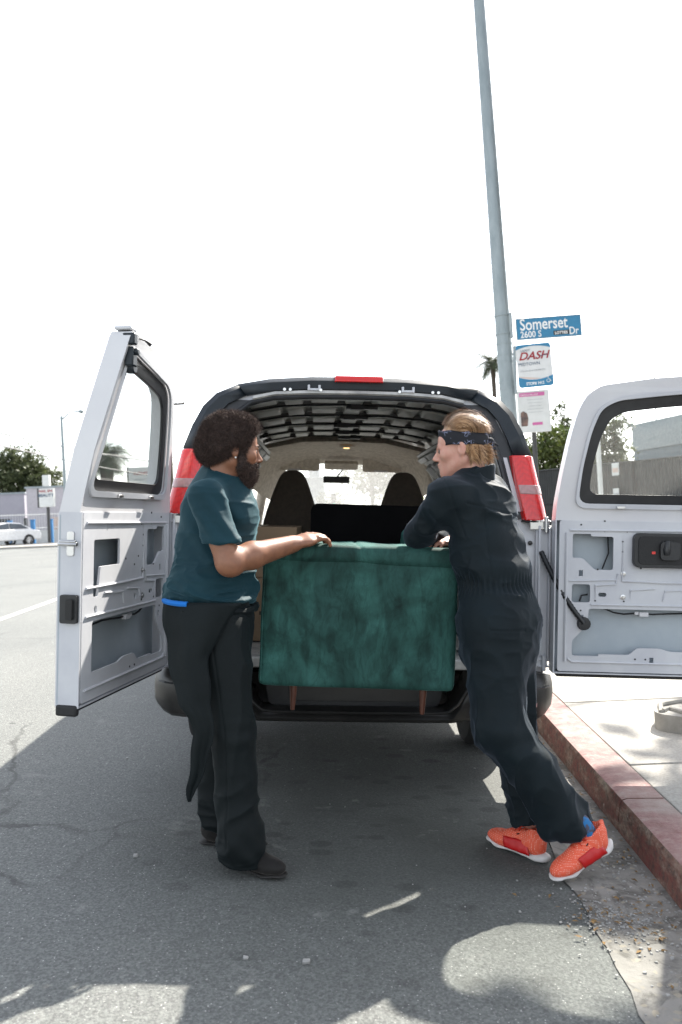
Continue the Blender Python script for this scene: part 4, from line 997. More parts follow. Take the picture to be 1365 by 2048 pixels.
# ---- right fence
M_fence = mat('dark_corrugated_steel', (.032, .034, .034), .6, col2=(.022, .024, .025), nscale=3, metal=.2)
f0 = Vector((at(1068, 940, 29).x, 29)); f1 = Vector((at(1420, 920, 22).x, 22)); fr = empty('corrugated_fence', (f0.x, f0.y, zr)); tag(fr, 'dark grey corrugated steel fence behind the right door', 'fence')
dv = (f1 - f0); L = dv.length; dv.normalize(); nvv = Vector((-dv.y, dv.x)); mb = MB(); rowb, rowt = [], []
ht = at(1120, 937, 28).z - zr
nn = int(L / .032)
for k in range(nn + 1):
    t = k * .032; o_ = (.0, .0, .03, .03)[k % 4]; pnt = dv * t + nvv * o_; rowb.append((pnt.x, pnt.y, 0)); rowt.append((pnt.x, pnt.y, ht))
mb.loft([rowb, rowt], closed=False, caps=False); mb.build('sheeting', M_fence, fr)
mb = MB()
for z in (.3, ht * .52, ht - .02): mb.tube([(-nvv.x * .03, -nvv.y * .03, z), (dv.x * L - nvv.x * .03, dv.y * L - nvv.y * .03, z)], .022, 4)
mb.build('rail', M_fence, fr)
for k in range(int(L / 2.4) + 1):
    mb = MB(); p = dv * (k * 2.4) - nvv * .02; mb.box((p.x, p.y, ht / 2), (.07, .07, ht)); mb.build('post', M_fence, fr)
for (x, y, w_, h_, m_, lb) in ((1248, 938, .30, .38, M_peach, 'upper small white notice fixed to the dark fence'), (1248, 988, .26, .36, M_signw, 'lower small white notice fixed to the dark fence')):
    tt = 0.52; p = at(x, y, 25.3); t_ = ((Vector((p.x, p.y)) - f0).dot(dv)); pt = f0 + dv * t_ - nvv * .07
    mb = MB(); mb.plate(rr(-w_ / 2, -h_ / 2, w_ / 2, h_ / 2, .02), [], .012, lambda a, b, c: (dv.x * a - nvv.x * c, dv.y * a - nvv.y * c, b)); o = mb.build('fence_notice', M_signw, loc=(pt.x, pt.y, p.z)); tag(o, lb, 'notice')
    mb = MB(); mb.plate(rr(-w_ / 2 + .03, -h_ * .25, w_ / 2 - .03, h_ * .1, .01), [], .003, lambda a, b, c: (dv.x * a - nvv.x * (c + .013), dv.y * a - nvv.y * (c + .013), b)); mb.build('print', m_ if m_ is not M_signw else M_txtg, o)
p = at(1206, 1030, 21); q_ = at(1196, 880, 21); rt = empty('slim_post', gz(p, zr)); tag(rt, 'slim pale post in front of the dark fence, seen through the door glass', 'post')
MB().tube([(0, 0, 0), (q_.x - p.x, 0, q_.z - zr)], .06, 10).build('shaft', M_signw, rt); MB().tube([(0.0, 0, .55), (0, 0, .9)], .065, 10).build('red_sleeve', M_red, rt)
# ---- blue grey building
M_bg1 = mat('blue_grey_render', (.16, .20, .23), .8, col2=(.14, .18, .21), nscale=2); M_bg2 = mat('pale_grey_parapet', (.34, .38, .40), .8); M_dkop = mat('dark_opening', (.02, .022, .025), .4)
b0 = at(1268, 900, 40); zt_ = at(1268, 850, 40).z
bl = empty('blue_grey_building', gz(b0, zr)); tag(bl, 'flat roofed blue grey building seen through the right door window', 'building')
P = [(0, 0), (1.6, -10), (12, -9), (11, 2)]; H_ = zt_ - zr
MB().loft([[(x, y, 0) for x, y in P], [(x, y, H_ * .74) for x, y in P]]).build('wall', M_bg1, bl)
MB().loft([[(x - .05 + .1 * (x > 5), y * 1.01, H_ * .74) for x, y in P], [(x - .05 + .1 * (x > 5), y * 1.01, H_) for x, y in P]]).build('parapet', M_bg2, bl)
mb = MB(); mb.box((-.12, .0, H_), (.25, .2, .18)); mb.tube([(.3, -2.2, H_), (.3, -2.2, H_ + 2.0)], .035, 6); mb.build('roof_mast', M_galv, bl)
for k in range(3):
    mb = MB(); y = -1.2 - 2.8 * k; x = -.03 + (-y) * .16; mb.add([(x - .06, y, H_ * .47), (x - .06 + .29, y - 1.8, H_ * .47), (x - .06 + .29, y - 1.8, H_ * .60), (x - .06, y, H_ * .60)], [(0, 1, 2, 3)]); mb.build('window', M_dkop, bl)
# ---- left side: buildings, wall fence, car, tree, signs
M_purp = mat('lilac_render', (.37, .355, .395), .85, col2=(.34, .325, .365), nscale=1.5); M_purp2 = mat('lilac_render_light', (.50, .47, .50), .85)
def building(name, pA, pB, Y, ztop, depth, m, label):
    a = at(pA, 1060, Y); b = at(pB, 1060, Y * 1.0); o = empty(name, (a.x, a.y, ZL)); tag(o, label, 'building')
    w_ = b.x - a.x; h = at((pA + pB) / 2, ztop, Y).z - ZL
    MB().loft([[(x, y, 0) for x, y in ((0, 0), (w_, 0), (w_, depth), (0, depth))], [(x, y, h) for x, y in ((0, 0), (w_, 0), (w_, depth), (0, depth))]]).build('wall', m, o)
    mb = MB(); mb.box((w_ / 2, depth / 2, h + .05), (w_ + .16, depth + .16, .12)); mb.build('roof', M_bg2, o); return o, w_, h
o1, w1, h1 = building('lilac_building', 56, 190, 58, 974, 12, M_purp2, 'lilac flat roofed building behind the pylon sign at far left')
for k in range(3): MB().box((2.2 + k * 1.9, -.02, 1.1), (.9, .05, 1.2)).build('window', M_dkop if k else M_peach, o1, bevel=.01)
o2, w2, h2 = building('lilac_annex', -140, 52, 66, 991, 10, M_purp, 'long lower lilac building at the left picture edge')
for k in range(4): MB().box((1.5 + k * 2.2, -.02, 1.3), (1.1, .05, 1.0)).build('window', M_dkop, o2, bevel=.01)
o3, w3, h3 = building('white_shop', 262, 420, 70, 985, 12, M_signw, 'low white building between the left door and the tail lamp')
p = at(46, 990, 74); tree('broad_tree', gz(p, ZL), 7, [(0, 0, 4.8, 3.3, 2, 2.2), (-1.8, 0, 6.0, 2.3, 1.5, 1.8), (2.2, 0, 4.8, 1.8, 1.5, 1.8), (-.3, 0, 7.2, 2.2, 1.2, 1.2), (1.0, 0, 6.0, 1.6, 1.2, 1.2)], M_leafD, 'large rounded tree above the lilac buildings at far left', None, 16000, .26, 11, .35)
p = at(232, 985, 60); tree('scrub_bush', gz(p, ZL), 2.0, [(0, 0, 2.2, 2.2, 1, .8), (1.2, 0, 2.0, 1.2, 1, .7), (-1.4, 0, 1.6, 1.2, 1, .9)], M_dry, 'dry yellowish bushes below the palm in the left door window', None, 2600, .16, 12, .08, 'bush')
# pylon sign
def pylon(x0, y0, x1, y1, Y, ybase, name, label, rows, postm=M_dkpost):
    a = at(x0, y1, Y); b = at(x1, y1, Y); t = at(x0, y0, Y); c_ = (a + b) / 2; o = empty(name, (c_.x, Y, ZL)); tag(o, label, 'sign')
    w_ = b.x - a.x; z0 = c_.z - ZL; z1 = z0 + (t - a).length
    MB().box((0, 0, (z0 + z1) / 2), (w_, .35, z1 - z0)).build('panel', M_signw, o, bevel=.03)
    MB().box((-w_ / 2 - .03, .05, (z0 + z1) / 2), (.14, .42, z1 - z0 + .05)).build('side_frame', M_dkpost, o)
    MB().tube([(0, .1, 0), (0, .1, z0)], .10, 8).build('post', postm, o)
    for i, (s_t, size, zf, m_) in enumerate(rows): text(s_t, size, 'lettering', m_, o, (0, -.18, z0 + (z1 - z0) * zf), TXTROT, align='CENTER', bold=size * .03)
    return o, w_, z0, z1
po, pw, z0, z1 = pylon(81, 977, 110, 1014, 50, 1040, 'pylon_sign', 'white pylon sign with rows of small red and dark letters, at far left', [('NAIL SPA', .20, .80, M_txtr), ('BEAUTY', .26, .55, M_txtn)])
MB().box((.0, .02, z1 + .48), (.42, .3, .66)).build('top_panel', M_signw, po, bevel=.02)
pylon(260, 934, 325, 990, 56, 1000, 'billboard', 'white billboard with red letters seen through the left door window', [('FURNITURE', .28, .72, M_txtr), ('OUTLET STORE', .20, .52, M_txtg)])
# low white wall with railings and blue posts
M_wwall = mat('white_block_wall', (.55, .55, .54), .85, col2=(.48, .48, .47), nscale=2); M_bpost = mat('blue_post_paint', (.03, .16, .36), .5)
a = hit(-60, 1094); b_ = hit(135, 1083); wl = empty('low_white_wall', a); tag(wl, 'low white wall with pale railing behind the parked car', 'wall')
dw = Vector((b_.x - a.x, b_.y - a.y, 0)) * 1.9; Lw = dw.length; dw.normalize(); nw = Vector((-dw.y, dw.x, 0))
mb = MB(); mb.loft([[tuple(nw * o + Vector((0, 0, z))) for o, z in ((0, 0), (.2, 0), (.2, .85), (0, .85))], [tuple(dw * Lw + nw * o + Vector((0, 0, z))) for o, z in ((0, 0), (.2, 0), (.2, .85), (0, .85))]]); mb.build('masonry', M_wwall, wl)
mb = MB()
for z in (1.0, 1.9): mb.tube([tuple(nw * .1 + Vector((0, 0, z))), tuple(dw * Lw + nw * .1 + Vector((0, 0, z)))], .03, 5)
for k in range(int(Lw / .17)): mb.tube([tuple(dw * k * .17 + nw * .1 + Vector((0, 0, .85))), tuple(dw * k * .17 + nw * .1 + Vector((0, 0, 2.0)))], .012, 4)
mb.build('railing', M_signw, wl)
for i, (x, lb) in enumerate(((22, 'leftmost blue square post, rising behind the parked white car'), (68, 'middle blue square post, just right of the parked white car'), (104, 'rightmost blue square post, nearest the open left door'))):
    p = hit(x, (1091, 1089, 1087)[i]); p.z = ZL; o = MB().box((0, 0, .75), (.24, .24, 1.5)).build('blue_post', M_bpost, loc=p, bevel=.02); tag(o, lb, 'post', 'blue posts by the white wall')
    MB().box((0, 0, 1.53), (.28, .28, .06)).build('cap', M_bpost, o)
# parked car
M_car = mat('white_car_paint', (.72, .72, .72), .25, coat=.6); M_cglass = mat('dark_car_glass', (.03, .04, .05), .1)
p = hit(-2, 1095); car = empty('parked_car', (p.x, p.y, ZL), (0, 0, R_(238))); tag(car, 'white car parked before the low white wall at far left', 'car')
prof = [(-2.3, .35), (-2.32, .70), (-2.2, .92), (-1.2, 1.02), (1.0, 1.02), (2.0, .86), (2.25, .65), (2.28, .35)]
MB().loft([[(x, y + (.05 if False else 0), z) for x, z in prof] for y in (-.9, .9)]).build('body', M_car, car, bevel=.08, seg=3)
rf = [(-1.75, .98), (-1.0, 1.36), (-.2, 1.43), (.45, 1.36), (1.25, .98)]
MB().loft([[(x, y * (1 - .14 * (z > 1.1)), z) for x, z in rf] for y in (-.82, .82)]).build('roof', M_car, car, bevel=.05, seg=3)
for sd2 in (-1, 1):
    MB().plate([(-1.45, 1.03), (-.95, 1.31), (-.22, 1.36), (-.22, 1.03)], [], .02, lambda a, b, c: (a, sd2 * (.84 - (b - 1.0) * .28 + c * 1.5), b)).build('window', M_cglass, car)
    MB().plate([(-.14, 1.03), (-.14, 1.36), (.40, 1.31), (1.0, 1.03)], [], .02, lambda a, b, c: (a, sd2 * (.84 - (b - 1.0) * .28 + c * 1.5), b)).build('window', M_cglass, car)
for x in (-1.4, 1.42):
    for y in (-.84, .84):
        w_ = MB().lathe([(.2, -.1), (.33, -.11), (.345, -.06), (.345, .06), (.33, .11), (.2, .1)], (0, 0, 0), 'Y', 24).build('wheel', M_rubber, car, smooth=True, loc=(x, y, .345))
        mb = MB(); yo = -1 if y < 0 else 1; mb.lathe([(0, yo * .09), (.05, yo * .1), (.06, yo * .08)], (0, 0, 0), 'Y', 12)
        for k in range(8):
            t = k * math.pi / 4; mb.tube([(.04 * math.cos(t), yo * .085, .04 * math.sin(t)), (.22 * math.cos(t), yo * .095, .22 * math.sin(t))], .018, 5)
        mb.lathe([(.20, -.10), (.235, -.105), (.235, .08), (.2, .08)], (0, 0, 0), 'Y', 24); mb.build('rim', M_chrome, w_)
MB().box((-2.28, -.6, .78), (.08, .35, .12)).build('headlight', M_clear, car, bevel=.02); MB().box((2.2, -.6, .74), (.08, .35, .12)).build('tail_light', M_red, car, bevel=.02)
MB().box((.85, -.97, 1.08), (.18, .14, .12)).build('wing_mirror', M_car, car, bevel=.03)
# kerb strip on the far left
a = hit(-80, 1103); mb = MB(); mb.box((a.x + 6, a.y + 3.3, ZL + .05), (40, 6.2, .12)); tag(mb.build('far_pavement', M_pave), 'pale concrete forecourt behind the parked car', 'pavement', kind='structure')
# lamp post, utility pole, wires
p = hit(133, 1080); p = at(135, 1040, 34); p.z = ZL; t0 = at(123, 832, 34); lp = empty('street_lamp', p); tag(lp, 'slender curved street lamp left of the open left door', 'street lamp'); d_ = t0 - p
MB().tube([(0, 0, 0), d_ * .5, d_], [.09, .07, .055], 10).build('shaft', M_galv, lp, smooth=True)
e1 = at(140, 824, 34) - p; e2 = at(158, 823, 34) - p; e3 = at(168, 823, 34) - p
MB().tube([d_ * .97, e1, e2], [.035, .03, .03], 8).build('lamp_arm', M_galv, lp, smooth=True); MB().tube([e2, (e2 + e3) / 2, e3], [.05, .10, .04], 8).build('lamp_head', M_galv, lp, smooth=True)
p = at(347, 1040, 46); p.z = ZL; t0 = at(336, 790, 46); up_ = empty('utility_pole', p); tag(up_, 'thin dark utility pole with crossarm, between left door and tail lamp', 'utility pole'); d_ = t0 - p
MB().tube([(0, 0, 0), d_], [.15, .10], 10).build('shaft', M_bark, up_, smooth=True)
ca = at(310, 812, 46) - p; cb = at(370, 807, 46) - p; MB().tube([ca, cb], .07, 6).build('crossarm', M_bark, up_)
mb = MB()
for t in (.05, .3, .7, .95): q = Vector(ca).lerp(cb, t); mb.tube([q, q + Vector((0, 0, .25))], .04, 6)
mb.build('insulators', M_signw, up_)
M_wire = mat('overhead_wire_grey', (.10, .105, .11), .6); M_wire2 = mat('overhead_wire_dark', (.05, .05, .055), .6)
def wire(x0, y0, x1, y1, Y0, Y1, r_, m_, label, sag=.0):
    a = at(x0, y0, Y0); b = at(x1, y1, Y1); pts = [a.lerp(b, t) - Vector((0, 0, sag * 4 * t * (1 - t))) for t in np.linspace(0, 1, 24)]
    o = MB().tube([p - a for p in pts], r_, 5).build('overhead_wire', m_, loc=a, smooth=True); tag(o, label, 'wire', 'overhead wires')
wire(-60, 440, 330, 800, 25, 46, .014, M_wire, 'topmost faint wire climbing to the upper left sky')
wire(-60, 520, 330, 806, 25, 46, .014, M_wire, 'second faint wire below the topmost, ending at the crossarm')
wire(-60, 560, 318, 812, 25, 46, .014, M_wire, 'third faint wire of the pale upper left group')
wire(-60, 622, 260, 760, 25, 40, .014, M_wire, 'upper of the two low faint wires left of the open left door', .2)
wire(-60, 640, 260, 772, 25, 40, .014, M_wire, 'lower of the two low faint wires left of the open left door', .2)
wire(-60, 852, 420, 935, 40, 60, .045, M_wire2, 'dark sagging wire crossing the lamp post above the left tree', .3)
wire(-60, 876, 420, 965, 40, 60, .040, M_wire2, 'lower dark wire in front of the left tree', .3)
wire(150, 905, 420, 915, 45, 60, .030, M_wire2, 'dark wire crossing the palm seen in the left door window', .1)
# ---- ahead of the van
p = at(700, 1000, 60); g0 = -0.05
tree('street_tree', (at(745, 1000, 42).x, 42, zr), 6, [(0, 0, 3.6, 1.8, 1.5, 1.7), (1.2, 0, 3.0, 1.3, 1, 1.3)], M_leafL, 'pale leafy tree seen through the windscreen right of the mirror', 'street trees ahead of the van', 3400, .18, 21, .14)
tree('street_tree', (at(800, 1000, 34).x, 34, zr), 6, [(0, 0, 3.2, 1.3, 1.2, 1.7)], M_leafL, 'pale tree seen through the windscreen, left of the right seat', 'street trees ahead of the van', 2600, .16, 22, .12)
tree('street_tree', (at(668, 1000, 75).x, 75, ZL), 5, [(0, 0, 2.0, 1.6, 1.5, 1.5)], M_leafL, 'small distant tree seen through the windscreen below the mirror', 'street trees ahead of the van', 1500, .2, 23, .12)
tree('roadside_bush', (at(858, 1000, 17).x, 17, zr), 2.4, [(0, 0, 1.3, .8, .8, 1.0)], M_leafY, 'yellow green bush seen through the right cab side window', None, 1500, .09, 24, .06, 'bush')
o4, w4, h4 = building('grey_building', 560, 652, 80, 957, 12, M_bg1, 'blue grey flat building seen through the windscreen left of the mirror')
MB().box((w4 * .8, 1, h4 + .9), (1.1, 1, 1.8)).build('roof_tower', M_bg1, o4)
for k in range(4): MB().box((.6 + k * 1.05, -.02, h4 * .5), (.6, .05, .8)).build('window', M_bg2, o4)
p = at(668, 1002, 48); ts = empty('traffic_signal', (p.x, 48, ZL)); tag(ts, 'tiny traffic signal showing green, seen through the windscreen', 'traffic signal')
MB().tube([(0, 0, 0), (0, 0, p.z - ZL)], .06, 8).build('post', M_dkpost, ts); MB().box((0, 0, p.z - ZL), (.3, .2, .9)).build('signal_head', M_dkpost, ts, bevel=.02)
MB().lathe([(0, -.02), (.09, 0)], (0, -.11, p.z - ZL - .25), 'Y', 12).build('green_lens', mat('green_light', (.05, .9, .5), .3, emit=1.2), ts)
# ================================================================ FURNITURE AND CARGO
mt, nt, b = newmat('green_velvet')
c = ramp(nt, noise(nt, 5.0, 5, .6, dist=.6), [(.36, (.014, .048, .040)), (.52, (.024, .080, .068)), (.68, (.036, .112, .098))])
st_ = ramp(nt, voro(nt, 7.0, 'F1', sc3=(1.9, 1, .62)), [(.10, .62), (.26, .74), (.33, 1.0)]); sel = ramp(nt, voro(nt, 7.0, 'F1', sc3=(1.9, 1, .62), out=1), [(.50, 0.0), (.58, 1.0)])
c = mixc(nt, sel, c, mixc(nt, 1.0, c, st_, 'MULTIPLY'))
s3 = ramp(nt, voro(nt, 3.2, 'F1', sc3=(1.5, 1, .9)), [(.16, 1.35), (.24, 1.12), (.28, 1.0)]); c = mixc(nt, 1.0, c, s3, 'MULTIPLY')
s4 = ramp(nt, noise(nt, 6, 3, .6, dist=2.2, sc3=(1.2, 1, .5)), [(.470, 1.0), (.50, .84), (.530, 1.0)]); c = mixc(nt, 1.0, c, s4, 'MULTIPLY')
s5 = ramp(nt, noise(nt, 3.2, 3, .55, dist=1.0, sc3=(1.1, 1, .6)), [(.40, .62), (.5, 1.0), (.62, 1.18)]); c = mixc(nt, 1.0, c, s5, 'MULTIPLY')
n2 = ramp(nt, noise(nt, 13, 4, .7, dist=1.2, sc3=(1.5, 1, .5)), [(.38, .72), (.5, 1.0), (.7, 1.2)]); c = mixc(nt, 1.0, c, n2, 'MULTIPLY')
nt.links.new(c, b.inputs['Base Color']); b.inputs['Roughness'].default_value = .75; b.inputs['Sheen Weight'].default_value = .30
b.inputs['Sheen Roughness'].default_value = .35; b.inputs['Sheen Tint'].default_value = (.25, .75, .68, 1); b.inputs['Specular IOR Level'].default_value = .2
n1 = bump(nt, b, noise(nt, 420, 2, .6), .12, .001); bump(nt, b, noise(nt, 7, 4, .6), .12, .006, n1); M_velvet = mt
M_wood = mat('walnut_leg', (.06, .02, .011), .4, col2=(.10, .035, .02), nscale=12, nstr3=(6, 6, 1))
M_bfab = mat('black_fabric', (.006, .006, .007), .9, col2=(.009, .009, .010), nscale=3, spec=.15)
M_card = mat('cardboard', (.24, .165, .10), .85, col2=(.21, .145, .09), nscale=6); M_tape = mat('packing_tape', (.34, .26, .17), .35)
M_ink = mat('box_ink', (.05, .03, .02), .8)
# sofa, its padded arm end facing the viewer
SF = px(716, 1240, 3.45)
sofa = empty('green_sofa', (SF.x, 3.45, .64), (0, R_(1.2), R_(1.2)), near=True); tag(sofa, 'dark green velvet sofa sticking out of the van, end panel facing the street', 'sofa')
sd_ = SDF((-.46, -.05, -.02), (.46, .40, .66), .009)
sd_.bx((0, .15, .275), (.413, .145, .275), rd=.022, k=.004)
def pill(V, N):
    g = 1 - np.clip(np.abs(V[:, 0]) / .40, 0, 1) ** 4
    return .004 * g * (N[:, 1] < -.6) + .003 * vnoise(V, (7, 7, 7), 3)
sd_.mesh('arm_panel', M_velvet, sofa, disp=pill)
s2 = SDF((-.50, -.10, .42), (.50, .46, .72), .009)
s2.rc((-.37, .03, .556), (.37, .03, .552), .034, .034, .02); s2.rc((-.37, .13, .560), (.37, .13, .556), .042, .042, .06); s2.rc((-.37, .24, .560), (.37, .24, .556), .042, .042, .06)
s2.bx((0, .13, .565), (.405, .13, .03), rd=.02, k=.04)
s2.mesh('arm_cushion', M_velvet, sofa, disp=lambda V, N: .005 * vnoise(V, (9, 9, 9), 5) - .006 * np.exp(-((V[:, 0] + .005 + .02 * np.sin(V[:, 1] * 9)) / .006) ** 2))
MB().tube([(-.400, .004, .535), (-.2, -.001, .540), (.2, -.001, .540), (.400, .004, .535)], .0045, 6).build('piping', M_velvet, sofa, smooth=True)
MB().tube([(-.404, .008, .02), (-.406, .008, .30), (-.402, .010, .53)], .0045, 6).build('piping', M_velvet, sofa, smooth=True)
mb = MB(); mb.box((0, 1.05, .16), (.78, 1.55, .25)); mb.build('seat_frame', M_velvet, sofa, bevel=.03, seg=3)
mb = MB(); mb.box((-.06, 1.05, .36), (.62, 1.45, .16)); mb.build('seat_cushion', M_velvet, sofa, bevel=.05, seg=4)
mb = MB(); mb.loft([[(.30, y, .1), (.42, y, .1), (.46, y, .62), (.42, y, .66), (.34, y, .64)] for y in (.30, 1.9)]); mb.build('backrest', M_velvet, sofa, bevel=.03, seg=3)
for x in (-.265, .285):
    MB().lathe([(0, -.105), (.009, -.105), (.011, -.09), (.017, .004), (0, .004)], (x, .045, 0), 'Z', 14).build('leg', M_wood, sofa, smooth=True)
# black furniture panel deeper in the van
p = px(622, 1006, 5.55); q = px(850, 1013, 5.55)
W_ = q.x - p.x + .12; ch = empty('black_armchair', ((p.x + W_ / 2), 5.55, .63), near=True); tag(ch, 'black upholstered chair back standing in the van behind the green sofa', 'armchair')
H_ = p.z - .63
MB().plate(rpoly([(-W_ / 2, .12), (W_ / 2, .12), (W_ / 2, H_ - .01), (-W_ / 2, H_)], .06, 6), [], .13, lambda a, b, c: (a, c + (b - .1) * .08, b)).build('backrest', M_bfab, ch, bevel=.025, seg=3)
mb = MB(); mb.box((0, .45, .30), (W_ * .96, .6, .34)); mb.build('seat', M_bfab, ch, bevel=.05, seg=3)
for sx in (-1, 1): MB().box((sx * (W_ / 2 - .06), .42, .40), (.12, .62, .30)).build('armrest', M_bfab, ch, bevel=.04, seg=3)
for sx in (-1, 1):
    for y in (.1, .7): MB().lathe([(0, 0), (.015, 0), (.02, .13), (0, .13)], (sx * (W_ / 2 - .08), y, 0), 'Z', 10).build('leg', M_wood, ch)
# cardboard boxes, stacked
a = px(505, 1053, 4.75); b_ = px(594, 1053, 4.75); wbx = b_.x - a.x + .22; zt_ = a.z
def carton(name, c, d, rz, label):
    o = empty(name, c, (0, 0, rz), near=True); tag(o, label, 'box', 'cartons in the van')
    MB().box((0, d[1] / 2, d[2] / 2), d).build('carton', M_card, o, bevel=.004)
    MB().box((0, d[1] / 2, d[2] + .001), (.05, d[1], .002)).build('tape', M_tape, o)
    mb = MB()
    for k in range(5): mb.box((.02 + .05 * k, d[1] * .4, d[2] + .0015), (.03, .012, .001))
    mb.box((.10, -.001, d[2] * .45), (.09, .001, .02)); mb.build('print', M_ink, o); return o
carton('cardboard_box', (b_.x - wbx / 2, 4.75, .632 + .36), (wbx, .60, zt_ - .992), 0, 'brown cardboard box on top of another, beside the black chair back')
carton('cardboard_box', (b_.x - wbx / 2 - .02, 4.72, .632), (wbx + .04, .66, .358), 0, 'lower brown cardboard box on the van floor, mostly hidden behind the left man')
# concrete bench foot with cast scrolls on the pavement
M_cast = mat('cast_concrete', (.34, .33, .30), .9, col2=(.22, .21, .19), nscale=7, bscale=50, bstr=.4)
p = hit(1308, 1462, zr); bf = empty('concrete_bench_base', (p.x, p.y, p.z), (0, 0, R_(-8))); tag(bf, 'weathered cast concrete block with scroll relief lying on the pavement at right', 'concrete block')
MB().plate(rpoly([(0, 0), (.9, -.55), (1.25, -.2), (.45, .32), (.08, .28)], .10, 6), [], .10, lambda a, b, c: (a, b, c)).build('block', M_cast, bf, bevel=.02, seg=3)
mb = MB(); mb.tube([(.06 + .16 * k / 3 + .0, .06 - .09 * k / 3 + (.055 if k % 2 else -.03), .105) for k in range(14)], .016, 8)
mb.tube([(.05, .02, .10), (.08, .17, .11), (.2, .25, .11), (.32, .24, .11), (.3, .17, .11), (.4, .12, .11)], .016, 8); mb.build('scroll_relief', M_cast, bf, smooth=True)
# litter and grit along the gutter
M_peb = mat('pale_stone', (.40, .39, .37), .8, col2=(.22, .22, .21)); M_lf = mat('dead_leaf', (.26, .16, .06), .9, col2=(.15, .09, .04), nscale=30)
rg = random.Random(5)
def stone(mb, x, y, z, s):
    vs = []
    for k in range(8):
        vs.append((x + (s if k & 1 else -s) * rg.uniform(.5, 1), y + (s if k & 2 else -s) * rg.uniform(.5, 1), z + (s * .9 if k & 4 else 0) * rg.uniform(.5, 1)))
    mb.add(vs, [(0, 2, 3, 1), (4, 5, 7, 6), (0, 1, 5, 4), (2, 6, 7, 3), (0, 4, 6, 2), (1, 3, 7, 5)])
mb = MB()
for _ in range(900):
    y = rg.uniform(2.2, 6.5); x = cx_(y) - abs(rg.gauss(0, .14)) - .004; stone(mb, x, y, .005, rg.choice((.0015, .002, .003, .004, .006)))
for _ in range(420):
    t = rg.gauss(0, .12); stone(mb, .98 + t * .8, 2.82 + rg.gauss(0, .10), .005, rg.choice((.002, .003, .004, .005)))
for _ in range(420): stone(mb, rg.uniform(-2.6, .9), rg.uniform(1.9, 6), .0, rg.choice((.001, .0015, .002, .003)))
tag(mb.build('grit', M_peb, near=True), 'pale loose grit scattered over gutter and asphalt', 'grit', kind='stuff')
mb = MB()
for _ in range(240):
    if rg.random() < .55: y = rg.uniform(2.3, 6.2); x = cx_(y) - abs(rg.gauss(0, .07)) - .01
    else: x = .98 + rg.gauss(0, .10); y = 2.82 + rg.gauss(0, .09)
    a = rg.uniform(0, 6.28); s = rg.uniform(.004, .016); h = rg.uniform(.006, .016)
    ca, sa = math.cos(a), math.sin(a); mb.add([(x - ca * s, y - sa * s, h), (x + sa * s * .4, y - ca * s * .4, h + .003), (x + ca * s, y + sa * s, h * rg.uniform(.5, 1.6)), (x - sa * s * .4, y + ca * s * .4, h + .002)], [(0, 1, 2, 3)])
tag(mb.build('dead_leaves', M_lf, near=True), 'small brown dead leaves and twigs lying in the gutter', 'leaves', kind='stuff')
for i, (x, y, s, lb) in enumerate(((272, 1713, .012, 'small pale stone on the asphalt left of the standing man'), (613, 1926, .013, 'small pale stone at the bottom middle of the asphalt'), (492, 1918, .010, 'small pale stone on the asphalt below the black shoes'), (255, 1517, .009, 'small dark stone near the shadow left of the rear wheel'))):
    q = px(x, y, 1); o_ = Vector((0, 0, CAMH)); d = q - o_; t = -o_.z / d.z; h = o_ + d * t; mb = MB(); stone(mb, 0, 0, 0, s); tag(mb.build('stone', M_peb, near=True, loc=h, bevel=.002), lb, 'stone', 'loose stones on the road')
for i, (x, y) in enumerate(((1182, 1583), (1170, 1588), (1190, 1594), (1176, 1576))):
    q = px(x, y, 1); o_ = Vector((0, 0, CAMH)); d = q - o_; t = -o_.z / d.z; h = o_ + d * t; mb = MB(); stone(mb, 0, 0, .0, .014)
    tag(mb.build('rubble', M_peb, near=True, loc=h, bevel=.002), 'one of four broken concrete bits piled against the kerb face', 'rubble', 'rubble bits by the kerb')
# ================================================================ PEOPLE
def cloth(name, col, col2, sheen=.35, tint=(.5, .62, .7), sc=6, weave=900):
    mt, nt, b = newmat(name)
    f = ramp(nt, noise(nt, sc, 5, .65), [(.35, 0.0), (.65, 1.0)]); nt.links.new(mixc(nt, f, col, col2), b.inputs['Base Color'])
    b.inputs['Roughness'].default_value = .70; b.inputs['Specular IOR Level'].default_value = .22
    b.inputs['Sheen Weight'].default_value = sheen; b.inputs['Sheen Roughness'].default_value = .45; b.inputs['Sheen Tint'].default_value = (*tint, 1)
    n1 = bump(nt, b, noise(nt, weave, 2, .5), .15, .0006); bump(nt, b, noise(nt, 38, 4, .6, dist=.5), .25, .004, n1); return mt
def skinmat(name, col, col2, sss):
    mt, nt, b = newmat(name); f = ramp(nt, noise(nt, 28, 4, .6), [(.35, 0.0), (.65, 1.0)]); nt.links.new(mixc(nt, f, col, col2), b.inputs['Base Color'])
    b.inputs['Roughness'].default_value = .48; b.inputs['Subsurface Weight'].default_value = sss; b.inputs['Subsurface Radius'].default_value = (.012, .005, .003)
    b.inputs['Subsurface Scale'].default_value = 1.0; bump(nt, b, noise(nt, 300, 3, .6), .12, .001); return mt
M_skinA = skinmat('brown_skin', (.26, .115, .062), (.21, .09, .05), .12)
M_skinB = skinmat('fair_skin', (.56, .31, .235), (.50, .24, .18), .2)
M_tee = cloth('teal_navy_jersey', (.0045, .032, .044), (.004, .027, .038), .22, (.4, .7, .8))
M_trs = cloth('charcoal_green_twill', (.0028, .0060, .0068), (.002, .0045, .0052), .04, (.4, .55, .62))
M_cov = cloth('navy_twill', (.0026, .0082, .0112), (.0018, .0058, .0080), .12, (.62, .74, .95))
M_covd = cloth('navy_twill_trouser', (.010, .022, .032), (.008, .017, .025), .30, (.45, .62, .75))
M_blueband = cloth('bright_blue_cotton', (.01, .16, .55), (.01, .14, .5), .1)
